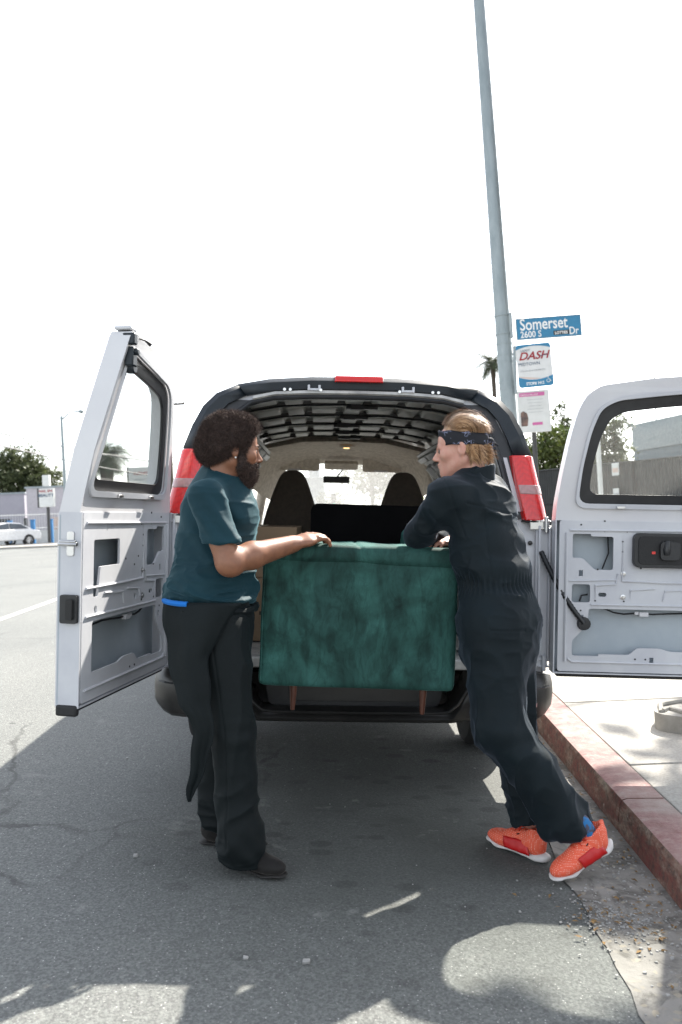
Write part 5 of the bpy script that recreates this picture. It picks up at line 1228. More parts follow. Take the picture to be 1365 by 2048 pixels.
M_afro = cloth('black_brown_curly_hair', (.040, .026, .022), (.012, .008, .007), .5, (1, .72, .62), 60)
M_curl = cloth('sunlit_curl_brown', (.060, .040, .034), (.012, .008, .007), .3, (1, .72, .62), 60)  # lighter than the hair below, sunlit look put into the colour
M_blond = mat('sandy_blond_hair', (.50, .29, .14), .45, col2=(.27, .145, .07), nscale=34, nsharp=(.3, .7), sheen=.3)
M_eyew = mat('eye_white', (.14, .10, .08), .4); M_iris = mat('dark_iris', (.03, .018, .01), .15); M_brow = mat('eyebrow_hair', (.10, .055, .03), .8)
M_lipB = mat('lip_pink', (.45, .16, .14), .4)
M_blk_shoe = cloth('black_knit', (.010, .009, .009), (.014, .013, .012), .25, (.6, .55, .5)); M_blk_sole = mat('black_sole', (.022, .02, .018), .6)
M_laces = mat('dark_orange_lace', (.60, .035, .012), .7); M_eyelet = mat('dark_eyelet', (.03, .006, .006), .8); M_sole = mat('white_foam_sole', (.62, .60, .58), .5, col2=(.52, .50, .48), nscale=20)
M_redp = mat('red_overlay', (.50, .008, .008), .45); M_sock = mat('blue_camo_sock', (.02, .14, .34), .9, col2=(.07, .07, .10), nscale=26, nsharp=(.48, .52))
mt, nt, b = newmat('orange_mesh_knit')
v_ = ramp(nt, voro(nt, 170, rand=.15), [(.18, 0.0), (.34, 1.0)]); nt.links.new(mixc(nt, v_, (.78, .42, .33), (.70, .10, .045)), b.inputs['Base Color']); b.inputs['Roughness'].default_value = .7
bump(nt, b, voro(nt, 170, rand=.15), .3, .002); M_orange = mt
mt, nt, b = newmat('navy_paisley_cotton')
v1 = ramp(nt, voro(nt, 60, 'DISTANCE_TO_EDGE', sc3=(1, 1, 1)), [(.03, 1.0), (.09, 0.0)]); v2 = ramp(nt, noise(nt, 16, 2, .5), [(.50, 0.0), (.54, 1.0)])
dots = ramp(nt, voro(nt, 130), [(.18, 1.0), (.28, 0.0)]); pat = mixc(nt, 1.0, mixc(nt, .6, v1, dots), v2, 'MULTIPLY')
nt.links.new(mixc(nt, pat, (.008, .009, .014), (.42, .46, .68)), b.inputs['Base Color']); b.inputs['Roughness'].default_value = .8; M_band = mt

class Fr:
    """local frame of a head, hand or shoe: forward f, side s, up u"""
    def __init__(q, c, f, u=(0, 0, 1)):
        q.c = Vector(c); q.f = Vector(f).normalized(); u = Vector(u); q.s = u.cross(q.f).normalized(); q.u = q.f.cross(q.s)
        q.M = Matrix(((q.f.x, q.s.x, q.u.x), (q.f.y, q.s.y, q.u.y), (q.f.z, q.s.z, q.u.z)))
    def __call__(q, a, b, c): return q.c + q.f * a + q.s * b + q.u * c
def head(S, h, k=.012, slim=1.0):
    w = slim
    S.el(h(-.014, 0, .025), (.094, .076 * w, .092), h.M, k); S.el(h(.034, 0, -.035), (.060, .060 * w, .082), h.M, .03)
    S.el(h(.050, 0, .030), (.042, .058 * w, .045), h.M, .03)
    for g in (-1, 1):
        S.rc(h(-.012, g * .052 * w, -.058), h(.070, g * .014, -.106), .026, .020, .03)
        S.el(h(.064, g * .040 * w, -.028), (.026, .024, .022), h.M, .025)
        S.rc(h(.084, g * .036 * w, .006), h(.094, g * .010, .004), .009, .009, .014)
    S.el(h(.078, 0, -.108), (.022, .022, .018), h.M, .02)
    S.el(h(.080, 0, -.070), (.020, .030, .030), h.M, .02)
    for g in (-1, 1): S.el(h(.108, g * .031 * w, -.014), (.020, .017, .012), h.M, .012, 'sub')
    S.rc(h(.092, 0, -.002), h(.118, 0, -.040), .0075, .0105, .014); 
    for g in (-1, 1): S.el(h(.106, g * .011, -.046), (.011, .008, .007), h.M, .008)
    S.el(h(.098, 0, -.0665), (.0125, .022, .0065), h.M, .005); S.el(h(.095, 0, -.0790), (.0125, .020, .0075), h.M, .005)
    for g in (-1, 1):
        S.el(h(-.006, g * .079 * w, -.016), (.017, .008, .031), h.M, .008); S.el(h(-.010, g * .086 * w, -.012), (.018, .006, .030), h.M, .005)
        S.el(h(.002, g * .092 * w, -.010), (.009, .008, .018), h.M, .006, 'sub')
def hand(S, w, d, nrm, thumb, curl=(.4, .6, .45), sc=1.0, spread=.10, k=.006):
    """w wrist, d finger direction, nrm out of the back of the hand, thumb = direction of the thumb side"""
    h = Fr(w, d, nrm); t = 1 if h.s.dot(Vector(thumb)) > 0 else -1
    S.rc(h(.0, 0, 0), h(.045 * sc, 0, 0), .030 * sc, .040 * sc, .02, h.u, .55); S.rc(h(.045 * sc, -.006 * t, .0), h(.082 * sc, 0, 0), .040 * sc, .036 * sc, .015, h.u, .40)
    offs = (.031, .0105, -.0105, -.030); lens = (.071, .079, .074, .058)
    for i in range(4):
        p = h(.085 * sc - abs(offs[i]) * .25, t * offs[i] * sc, .004); a = 0; yaw = offs[i] / .03 * spread * t; L = lens[i] * sc
        S.el(p, (.012 * sc, .0105 * sc, .011 * sc), h.M, .006)
        r0 = (.0092, .0096, .0092, .0082)[i] * sc
        for j, fr_ in enumerate((.46, .31, .23)):
            a += curl[j] * (1 + .08 * i)
            dv_ = (h.f * math.cos(a) - h.u * math.sin(a) + h.s * yaw).normalized(); q = p + dv_ * L * fr_
            S.rc(p, q, r0 - .0007 * j, r0 - .0007 * (j + 1), k if j == 0 else .003); p = q
    p = h(.022 * sc, t * .030 * sc, -.006); q = h(.052 * sc, t * .054 * sc, -.018); r2 = h(.080 * sc, t * .060 * sc, -.026); r3 = h(.102 * sc, t * .056 * sc, -.032)
    S.rc(p, q, .016 * sc, .0125 * sc, .015); S.rc(q, r2, .0118 * sc, .0105 * sc, .003); S.rc(r2, r3, .0105 * sc, .008 * sc, .003)
def eyes(par, h, w=1.0):
    for g in (-1, 1):
        c = h(.0835, g * .031 * w, -.014)
        mb = MB(); rings = []
        o = SDF([c[i] - .016 for i in range(3)], [c[i] + .016 for i in range(3)], .0016); o.el(c, (.0122,) * 3, None, .001); e = o.mesh('eye', M_eyew, par, relax=0)
        c2 = c + h.f * .0085; o = SDF([c2[i] - .01 for i in range(3)], [c2[i] + .01 for i in range(3)], .0012); o.el(c2, (.0042, .0058, .0058), h.M, .001); o.mesh('iris', M_iris, e, relax=0)
def fuzz(name, m, par, pts, nrm, n, L, w, seed):
    rg = np.random.default_rng(seed); idx = rg.integers(0, len(pts), n); P = pts[idx]; N = nrm[idx] + rg.normal(0, .55, (n, 3)); N /= np.linalg.norm(N, axis=1)[:, None]
    T = np.cross(N, rg.normal(0, 1, (n, 3))); T /= np.linalg.norm(T, axis=1)[:, None]; l = L * rg.uniform(.4, 1.2, n)[:, None]
    A = P - N * L * .3; B = P + N * l * .55 + T * w * 2; C = P + N * l + T * w * -1.5 + rg.normal(0, L * .18, (n, 3))
    V = np.stack([A - T * w, A + T * w, B - T * w * .6, B + T * w * .6, C], 1).reshape(-1, 3)
    i = np.arange(n)[:, None] * 5; F4 = (i + np.array([[0, 1, 3, 2]])).tolist(); F3 = (i + np.array([[2, 3, 4]])).tolist()
    me = bpy.data.meshes.new(name); me.from_pydata(V.tolist(), [], F4 + F3); return link(name, me, m, par)
def surf(o):
    me = o.data; n = len(me.vertices); a = np.empty(n * 3, np.float32); me.vertices.foreach_get('co', a); b = np.empty(n * 3, np.float32); me.vertices.foreach_get('normal', b)
    return a.reshape(-1, 3).astype(float), b.reshape(-1, 3).astype(float)
def merge(S, T, k=.02):
    h = np.maximum(k - np.abs(S.D - T.D), 0) / k; S.D = np.minimum(S.D, T.D) - h * h * k * .25
def folds(V, seed, amp, s_along=(4, 4, 14), s_fine=(16, 16, 30)):
    a = vnoise(V, s_along, seed); b_ = vnoise(V + .03 * vnoise(V, 6, seed + 9)[:, None], s_fine, seed + 1)
    return amp * ((1 - np.abs(a)) ** 3 * 1.3 - .5) + amp * .45 * ((1 - np.abs(b_)) ** 2 - .4)
def shoe(par, heel, toe, pitch, roll_u, upm, solem, kind, L=.29, res=.0045):
    d = (Vector(toe) - Vector(heel)); h = Fr(heel, d, roll_u); k = L / .29
    lo = [min(heel[i], toe[i]) - .12 for i in range(3)]; hi = [max(heel[i], toe[i]) + .14 for i in range(3)]
    S = SDF(lo, hi, res)
    S.el(h(.046 * k, 0, .060), (.046, .037, .050), h.M, .02); S.el(h(.115 * k, 0, .052), (.075, .038, .044), h.M, .03); S.el(h(.195 * k, 0, .040), (.085, .046, .034), h.M, .03)
    S.rc(h(.060, 0, .07), h(.050, 0, .108), .038, .036, .02); S.rc(h(.10, 0, .085), h(.16, 0, .066), .022, .020, .02)
    if kind == 'run': S.rc(h(.012, 0, .09), h(.004, 0, .122), .016, .008, .02)
    S.el(h(.056, 0, .125), (.036, .027, .03), h.M, .004, 'sub')
    S.cut(h(.1, 0, .016), -h.u)
    up = S.mesh('shoe', upm, par, disp=lambda V, N: .0012 * vnoise(V, 60, 2))
    T = SDF(lo, hi, res)
    th = .024 if kind == 'run' else .016
    for (x0, w0, z0, x1, w1, z1) in ((.026, .036, .0, .085, .034, .002), (.085, .034, .002, .15, .036, .004), (.15, .036, .004, .205, .046, .002), (.205, .046, .002, .25, .038, .010)):
        T.rc(h(x0 * k, 0, z0 + th * .5), h(x1 * k, 0, z1 + th * .5), w0, w1, .008, h.u, th * .62 / .036 * .62)
    if kind == 'run': T.rc(h(.012 * k, 0, .020), h(.04, 0, .018), .030, .034, .012, h.u, .55); T.rc(h(-.012, 0, .030), h(.03, 0, .016), .010, .028, .02, h.u, .6)
    T.mesh('sole', solem, up, relax=2)
    return up, h
# ---------------------------------------------------------------- left man
A0 = px(455, 1700, 3.28); A0.z = 0
manA_o = Vector((A0.x, A0.y, 0))
hA = Fr(px(466, 895, 3.33), (.94, .33, -.06), (.03, 0, 1))
nbA = px(446, 962, 3.33); nsA = px(412, 994, 3.15); neA = px(458, 1124, 3.13); nwA = px(586, 1088, 3.37); fsA = Vector((nsA.x - .05, 3.53, nsA.z)); feA = Vector((nsA.x + .0, 3.56, nsA.z - .29)); fwA = Vector((nsA.x + .03, 3.46, nsA.z - .50))
S = SDF((-.84, 2.96, .02), (-.02, 3.78, 1.80), .0040)
head(S, hA)
S.rc(nbA + Vector((-.01, 0, -.05)), hA(-.025, 0, -.060), .066, .058, .02)
S.rc(px(440, 1015, 3.39), px(432, 1180, 3.38), .105, .115, .05); S.rc(nsA, fsA, .05, .05, .05)
S.rc(nsA, neA, .050, .048, .02); S.el(neA + Vector((.012, -.0, -.010)), (.046, .043, .046), None, .02)
S.rc(neA, neA.lerp(nwA, .35), .049, .053, .02); S.rc(neA.lerp(nwA, .35), nwA, .052, .036, .02)
S.rc(fsA, feA, .055, .042, .02); S.rc(feA, fwA, .042, .028, .02)
hand(S, nwA + Vector((.005, .003, .002)), (px(645, 1078, 3.45) - nwA) + Vector((0, .02, .016)), (-.10, -.30, 1), (0, 1, 0), (.20, .45, .45), 1.26, .16)
hand(S, fwA, (.35, -.1, -.9), (.9, .2, .3), (.2, -1, 0), (.3, .5, .4))
for a, b_, c in ((px(438, 1240, 3.26), px(462, 1460, 3.19), px(474, 1672, 3.15)), (px(430, 1240, 3.43), px(440, 1452, 3.42), px(428, 1625, 3.42))):
    S.rc(a, b_, .09, .062, .03); S.rc(b_, c, .06, .042, .03)
personA = S.mesh('person', M_skinA, near=True, origin=manA_o)
personA.location = manA_o; tag(personA, 'standing man with afro hair and full beard in teal T-shirt, hand on the green sofa', 'person')
class Sub: pass
def childfix(o, org): o.location = -Vector(org) if o.parent and o.parent.location == Vector(org) else o.location
_mesh = SDF.mesh
# clothing is modelled in road coordinates and hung under the person
rootA = personA
def underA(o): o.location = -manA_o; return o
# shirt
T = SDF((-.90, 2.98, .90), (-.20, 3.80, 1.62), .0048); tf = Vector((.97, .22, 0))
ch = px(436, 1020, 3.36); be = px(430, 1110, 3.35); wa = px(424, 1185, 3.35)
T.rc(px(442, 985, 3.39), ch + Vector((0, .03, 0)), .140, .165, .03, tf, .82); T.rc(ch + Vector((0, .03, 0)), be + Vector((0, .03, 0)), .165, .172, .03, tf, .92); T.rc(be + Vector((0, .03, 0)), wa, .172, .186, .03, tf, .95)
T.rc(nsA + Vector((.01, .01, -.008)), nbA + Vector((-.01, .0, -.035)), .066, .058, .05); T.rc(fsA, nbA + Vector((-.01, 0, -.035)), .066, .058, .05)
T.rc(nbA + Vector((0, 0, -.06)), nbA + Vector((-.004, 0, -.012)), .09, .066, .03)
T.el(px(478, 1030, 3.35), (.07, .13, .09), None, .05)
T.cut(px(424, 1206, 3.35), (0.02, 0, -1))
Sl = SDF((-.90, 2.98, .90), (-.20, 3.80, 1.62), .0048)
Sl.rc(nsA, nsA.lerp(neA, .95), .070, .074, .02, (0, 1, 0), .88); Sl.rc(fsA, fsA.lerp(feA, .8), .07, .07, .02)
Sl.cut(px(441, 1086, 3.2), (.06, 0, -1)); merge(T, Sl, .010)
T.el(nbA + Vector((.004, 0, .022)), (.067, .064, .05), None, .006, 'sub')
def dispA(V, N):
    z0 = wa.z; low = np.clip((1.22 - V[:, 2]) / .15, 0, 1); d = folds(V, 4, .014, (5, 5, 16), (14, 14, 34)) * (.35 + 1.3 * low)
    sh = np.exp(-(((V[:, 0] - nsA.x) ** 2 + (V[:, 2] - nsA.z + .12) ** 2) / .02)); q = V @ np.array((.75, 0, .66))
    d += sh * .005 * np.sin(q * 95 + 3 * vnoise(V, 5, 8)); d -= .006 * np.exp(-((V[:, 2] - (nsA.z - .265)) / .003) ** 2) * (V[:, 0] < -.4) * (V[:, 1] < 3.27) * .5
    d -= .003 * np.exp(-((V[:, 2] - (z0 + .0)) / .003) ** 2)
    return d
shirt = underA(T.mesh('t_shirt', M_tee, rootA, disp=dispA))
pts = [nbA + Vector((.006 + .070 * math.cos(t), .068 * math.sin(t), .004 + (-.026 * math.cos(t)))) for t in np.linspace(0, 2 * math.pi, 33)]
o = MB().tube(pts, .0085, 8).build('neckband', M_tee, shirt, smooth=True)
pts = [nbA + Vector((.008 + .064 * math.cos(t), .062 * math.sin(t), .020 + (-.030 * math.cos(t)))) for t in np.linspace(0, 2 * math.pi, 33)]
underA(MB().tube(pts, .0022, 6).build('necklace', mat('silver_chain', (.8, .78, .7), .25, metal=1), rootA, smooth=True))
# trousers
T = SDF((-.88, 2.90, -.01), (-.20, 3.80, 1.16), .0052); hp = px(428, 1236, 3.34)
T.rc(px(424, 1196, 3.35), hp, .172, .182, .03, tf, .88); T.el(px(398, 1262, 3.34), (.12, .16, .12), None, .05)
for i, (a, b_, c, r0, r1, r2) in enumerate(((px(440, 1262, 3.25), px(466, 1462, 3.19), px(478, 1672, 3.15), .115, .086, .082), (px(432, 1262, 3.43), px(440, 1452, 3.42), px(430, 1612, 3.42), .112, .080, .066))):
    T.rc(a, b_, r0, r1, .04); T.rc(b_, c, r1, r2, .03)
    T.rc(c + Vector((.01, 0, .02)), c + Vector((.02, -.01, -.04)), r2 * .98, r2 * 1.04, .03)
T.cut(Vector((0, 0, .035)), (0, 0, -1))
def dispT(V, N):
    z = V[:, 2]; low = np.clip((.42 - z) / .35, 0, 1); d = folds(V, 21, .010, (9, 9, 3.2), (20, 20, 6)) * (1 - low)
    d += folds(V + .05 * vnoise(V, 5, 77)[:, None], 33, .017, (7, 7, 13), (15, 15, 22)) * low + .0025 * np.sin(z * 75 + 9 * vnoise(V, (8, 8, 3), 2)) * low
    kn = np.exp(-((z - .56) / .10) ** 2); d += kn * .008 * vnoise(V, (8, 8, 24), 40)
    sx_ = V[:, 0] - np.interp(z, [.1, .52, .98], [-.395, -.42, -.50]); d -= .0045 * np.exp(-(sx_ / .0035) ** 2) * (V[:, 1] < 3.20) * (z > .12)
    pk = (V[:, 0] + .455) * .8 - (z - .95) * .6; d -= .005 * np.exp(-(pk / .004) ** 2) * (V[:, 1] < 3.3) * (z > .86) * (z < 1.02); return d
trs = underA(T.mesh('trousers', M_trs, rootA, disp=dispT))
# belt of rolled-down coverall + hanging flap
pts = [px(426, 1213, 3.34) + Vector((.168 * math.cos(t), .182 * math.sin(t), .006 * math.sin(3 * t))) for t in np.linspace(0, 2 * math.pi, 41)]
underA(MB().tube(pts, [.017 + .005 * math.sin(i * 1.9) for i in range(41)], 8).build('waistband', M_trs, rootA, smooth=True))
pts = [px(418, 1199, 3.34) + Vector((.176 * math.cos(t), .180 * math.sin(t), -.002)) for t in np.linspace(2.5, 4.4, 16)]
underA(MB().tube(pts, .011, 8).build('blue_waistband', M_blueband, rootA, smooth=True))
ys_ = [1206, 1253, 1284, 1312, 1350, 1409, 1431, 1465, 1487, 1515, 1535, 1555, 1575, 1590, 1603]
lx = [329, 329, 336, 340, 343, 362, 378, 387, 386, 384, 381, 377, 374, 376, 380]; rx = [483, 450, 430, 418, 417, 422, 425, 427, 427, 417, 411, 404, 396, 390, 384]
rows = []
yy = np.linspace(1206, 1603, 60)
for y in yy:
    l, r_ = np.interp(y, ys_, lx), np.interp(y, ys_, rx); t_ = (y - 1206) / 397; row = []
    for j in range(17):
        s_ = j / 16; Y = 3.095 - .035 * min(1, t_ * 2.2) + .17 * (1 - s_) ** 2.2 * max(0, 1 - t_ * 1.8) + .05 * s_ ** 3 * (1 - t_) + .005 * math.sin(s_ * 7 + t_ * 4) * (.4 + t_) + .002 * math.sin(s_ * 17 - t_ * 8)
        row.append(px(l + (r_ - l) * s_ + 2 * math.sin(y * .07), y, Y))
    rows.append(row)
o = MB().loft(rows, closed=False, caps=False).build('hanging_coverall_top', M_trs, rootA, smooth=True); underA(o)
md = o.modifiers.new('s', 'SOLIDIFY'); md.thickness = .006
# shoes
c1 = px(450, 1722, 3.20); c1.z = .0; t1 = px(577, 1752, 3.10); t1 = Vector((t1.x, 3.075, 0)); h1 = Vector((px(455, 1700, 3.2).x - .01, 3.22, 0))
sh1, _ = shoe(rootA, h1, t1, 0, (0, 0, 1), M_blk_shoe, M_blk_sole, 'low'); underA(sh1)
h2 = Vector((px(402, 1690, 3.42).x, 3.42, 0)); t2 = Vector((px(548, 1690, 3.42).x, 3.36, 0))
sh2, _ = shoe(rootA, h2, t2, 0, (0, 0, 1), M_blk_shoe, M_blk_sole, 'low'); underA(sh2)
# hair and beard
S = SDF([hA.c[i] - .22 for i in range(3)], [hA.c[i] + .22 for i in range(3)], .0042)
hc_ = px(456, 879, 3.33)
S.el(hc_, (.110, .115, .110), None, .03); S.el(hA(-.085, 0, -.02), (.055, .085, .055), hA.M, .05); S.el(hA(.035, 0, .085), (.06, .075, .045), hA.M, .03)
S.el(hA(.122, 0, -.014), (.086, .13, .092), hA.M, .010, 'sub')
for g in (-1, 1): S.el(hA(.012, g * .118, -.040), (.040, .055, .052), hA.M, .01, 'sub')
S.rc(hA(-.03, -.1, -.10), hA(-.03, .1, -.10), .050, .050, .02, op='sub')
for g in (-1, 1): S.rc(hA(.018, g * .067, .02), hA(.014, g * .066, -.03), .012, .010, .01)
curl_ = lambda V, N: .004 * vnoise(V, 95, 6) + .004 * vnoise(V, 45, 7)
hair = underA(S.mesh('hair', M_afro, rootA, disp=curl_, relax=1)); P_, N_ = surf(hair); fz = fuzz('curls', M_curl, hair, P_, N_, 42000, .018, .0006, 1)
S = SDF([hA.c[i] - .2 for i in range(3)], [hA.c[i] + .2 for i in range(3)], .0038)
S.el(hA(.048, 0, -.088), (.058, .060, .046), hA.M, .02); S.el(hA(.066, 0, -.120), (.040, .042, .042), hA.M, .03)
for g in (-1, 1): S.rc(hA(.020, g * .070, -.018), hA(.028, g * .062, -.075), .011, .024, .02); S.rc(hA(.030, g * .050, -.085), hA(.085, g * .022, -.070), .016, .010, .015); S.rc(hA(.104, g * .004, -.056), hA(.092, g * .028, -.068), .0065, .008, .008)
S.el(hA(.112, 0, -.0725), (.016, .018, .007), hA.M, .004, 'sub'); S.el(hA(.118, 0, -.02), (.045, .075, .034), hA.M, .01, 'sub')
S.el(hA(-.035, 0, -.115), (.055, .09, .06), hA.M, .02, 'sub')
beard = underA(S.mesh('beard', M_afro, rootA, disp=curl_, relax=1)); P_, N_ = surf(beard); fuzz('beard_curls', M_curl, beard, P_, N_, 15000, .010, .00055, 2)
eA = empty('tmp'); bpy.data.objects.remove(eA)
for o in list(COL.objects): pass
def eyes_under(root, org, h, w=1.0):
    n0 = set(COL.objects); eyes(root, h, w)
    for o in set(COL.objects) - n0:
        if o.parent == root: o.location = -org
eyes_under(rootA, manA_o, hA)
for g in (-1, 1): underA(MB().tube([hA(.083, g * .048, .010), hA(.097, g * .032, .016), hA(.102, g * .014, .012)], [.002, .004, .003], 6).build('eyebrow', M_afro, rootA))
o = SDF([hA(-.004, -.09, -.046)[i] - .01 for i in range(3)], [hA(-.004, -.09, -.046)[i] + .01 for i in range(3)], .0012); o.el(hA(-.004, -.0905, -.045), (.0042,) * 3, None, .001); underA(o.mesh('earring', mat('pearl', (.8, .78, .74), .2, coat=.5), rootA, relax=0))

# ---------------------------------------------------------------- right man
manB_o = Vector((px(1040, 1690, 3.35).x, 3.35, 0))
hB = Fr(px(923, 893, 3.50), (-.95, .24, -.13), (-.10, 0, 1))
nbB = px(945, 950, 3.48); bf_ = Vector((-.70, .71, 0)); sl_ = Vector((-.71, -.70, 0))
scB = px(950, 982, 3.50); nsB = px(893, 990, 3.37); fsB = px(978, 988, 3.62)
neB = px(836, 1070, 3.49); nwB = px(905, 1068, 3.72); feB = px(985, 1082, 3.82); fwB = px(905, 1082, 3.60)
S = SDF((.16, 3.02, .02), (1.22, 3.98, 1.84), .0040)
head(S, hB, slim=.95)
S.rc(nbB + Vector((.01, 0, -.05)), hB(-.030, 0, -.060), .062, .054, .02)
S.rc(scB + Vector((0, 0, -.05)), px(992, 1170, 3.43), .12, .12, .05); S.rc(nsB, fsB, .05, .05, .05)
S.rc(nsB, neB, .05, .042, .02); S.rc(neB, nwB, .042, .028, .02); S.rc(fsB, feB, .05, .042, .02); S.rc(feB, fwB, .042, .028, .02)
hand(S, fwB, (px(868, 1085, 3.52) - fwB), (0.1, -.25, 1), (-.3, 1, 0), (.25, .5, .4), .98); hand(S, nwB, (.5, .75, -.05), (0, 0, 1), (-1, .3, 0), (.2, .3, .3), .98)
lgB = ((px(990, 1262, 3.33), px(1000, 1450, 3.27), px(1130, 1640, 3.19)), (px(1015, 1262, 3.50), px(1030, 1450, 3.46), px(1062, 1640, 3.37)))
for a, b_, c in lgB: S.rc(a, b_, .085, .058, .03); S.rc(b_, c, .055, .038, .03)
S.rc(lgB[0][2], px(1168, 1680, 3.18), .038, .030, .02)
personB = S.mesh('person', M_skinB, near=True, origin=manB_o); personB.location = manB_o
tag(personB, 'man in navy coveralls, paisley headband and orange running shoes leaning on the sofa', 'person')
def underB(o): o.location = -manB_o; return o
LO, HI = (.12, 2.98, -.01), (1.26, 4.02, 1.66)
T = SDF(LO, HI, .0052)
chB = px(962, 1035, 3.46); waB = px(990, 1165, 3.42); hpB = px(998, 1240, 3.40)
T.rc(scB + Vector((.0, 0, -.03)), chB, .135, .165, .03, bf_, .70); T.rc(chB, px(976, 1105, 3.44), .170, .165, .03, bf_, .74); T.rc(px(976, 1105, 3.44), waB, .165, .148, .03, bf_, .84)
T.rc(waB, hpB, .152, .168, .03, bf_, .92); T.rc(hpB, px(1000, 1285, 3.40), .168, .172, .04, bf_, .95)
T.rc(nsB, nbB + Vector((0, 0, -.035)), .066, .052, .05); T.rc(fsB, nbB + Vector((0, 0, -.035)), .062, .052, .05); T.el(px(985, 1015, 3.52), (.08, .09, .10), None, .05)
T.rc(nsB + Vector((.01, 0, -.01)), neB, .078, .062, .04); T.rc(neB, nwB, .060, .046, .03); T.rc(fsB, feB, .075, .06, .04); T.rc(feB, fwB + (feB - fwB) * .12, .058, .044, .03)
T.el(px(905, 1010, 3.39), (.075, .07, .085), None, .05)
U = SDF(LO, HI, .0052)
for i, ((a, b_, c), r0, r1, r2) in enumerate(zip(lgB, (.118, .118), (.106, .095), (.088, .084))):
    U.rc(a, b_, r0, r1, .05); U.rc(b_, c, r1, r2, .03)
U.rc(lgB[0][2], px(1146, 1662, 3.18), .088, .080, .02); U.rc(lgB[1][2], px(1062, 1672, 3.36), .084, .082, .02)
c_ = px(1110, 1665, 3.22); U.cut(c_ + Vector((0, 0, .010)), (.26, 0, -1.0)); merge(T, U, .05)
wb = np.array(waB)
def dispB(V, N):
    z = V[:, 2]; d = folds(V, 51, .011, (6, 6, 9), (15, 15, 22)); leg = np.clip((.80 - z) / .2, 0, 1); d = d * (1 - leg) + leg * folds(V, 60, .018, (8, 8, 3.5), (18, 18, 8))
    ank = np.clip((.35 - z) / .25, 0, 1); d += ank * folds(V, 70, .014, (7, 7, 14), (14, 14, 26))
    th = np.arctan2(V[:, 1] - wb[1], V[:, 0] - wb[0]); w_ = np.exp(-((z - wb[2]) / .032) ** 2); d += w_ * (.0045 * np.sin(th * 46 + 3 * vnoise(V, (3, 3, 3), 4)) - .006); d += .010 * np.exp(-((z - wb[2] - .075) / .035) ** 2) * (z > .9) * (V[:, 0] > .52)
    q = (V - np.array(px(880, 1040, 3.4))) @ np.array((.62, 0, .78)); arm = np.exp(-(((V[:, 0] - .40) / .10) ** 2 + ((z - 1.35) / .12) ** 2)); d += arm * .006 * np.sin(q * 70 + 4 * vnoise(V, 5, 81))
    kn = np.exp(-((z - .50) / .09) ** 2); d += kn * .010 * vnoise(V, (10, 10, 22), 90)
    yk = V[:, 2] - (1.405 - .22 * (V[:, 0] - .6)); d -= .0045 * np.exp(-(yk / .0035) ** 2) * (V[:, 0] > .50) * (V[:, 1] < 3.55)      # yoke seam
    vs_ = V[:, 0] - (.575 + .10 * (1.40 - z)); d -= .004 * np.exp(-(vs_ / .0035) ** 2) * (z < 1.40) * (z > 1.13) * (V[:, 1] < 3.5)
    sp = (V - np.array(px(905, 1000, 3.3))) @ np.array((.93, 0, .36)); d -= .004 * np.exp(-(sp / .0035) ** 2) * (z > 1.28) * (V[:, 1] < 3.4) * (V[:, 0] < .55)
    ps = np.exp(-((z - .93) / .003) ** 2) * (np.abs(V[:, 0] - .66) < .07) * (V[:, 1] < 3.36); d -= ps * .004
    return d
cov = underB(T.mesh('coverall', M_cov, personB, disp=dispB))
# collar
S = SDF([nbB[i] - .16 for i in range(3)], [nbB[i] + .16 for i in range(3)], .0042)
S.rc(nbB + Vector((.012, 0, -.03)), nbB + Vector((.020, 0, .030)), .082, .074, .01); S.cut(nbB + Vector((.0, 0, .022)), (-.30, 0, 1)); S.cut(nbB + Vector((0, 0, -.045)), (0, 0, -1))
S.rc(nbB + Vector((.0, 0, -.05)), nbB + Vector((.004, 0, .07)), .070, .066, .004, op='sub'); S.el(nbB + Vector((-.09, .03, .03)), (.05, .07, .08), None, .01, 'sub')
S.mesh('collar', M_cov, cov, disp=lambda V, N: .003 * vnoise(V, 20, 3))
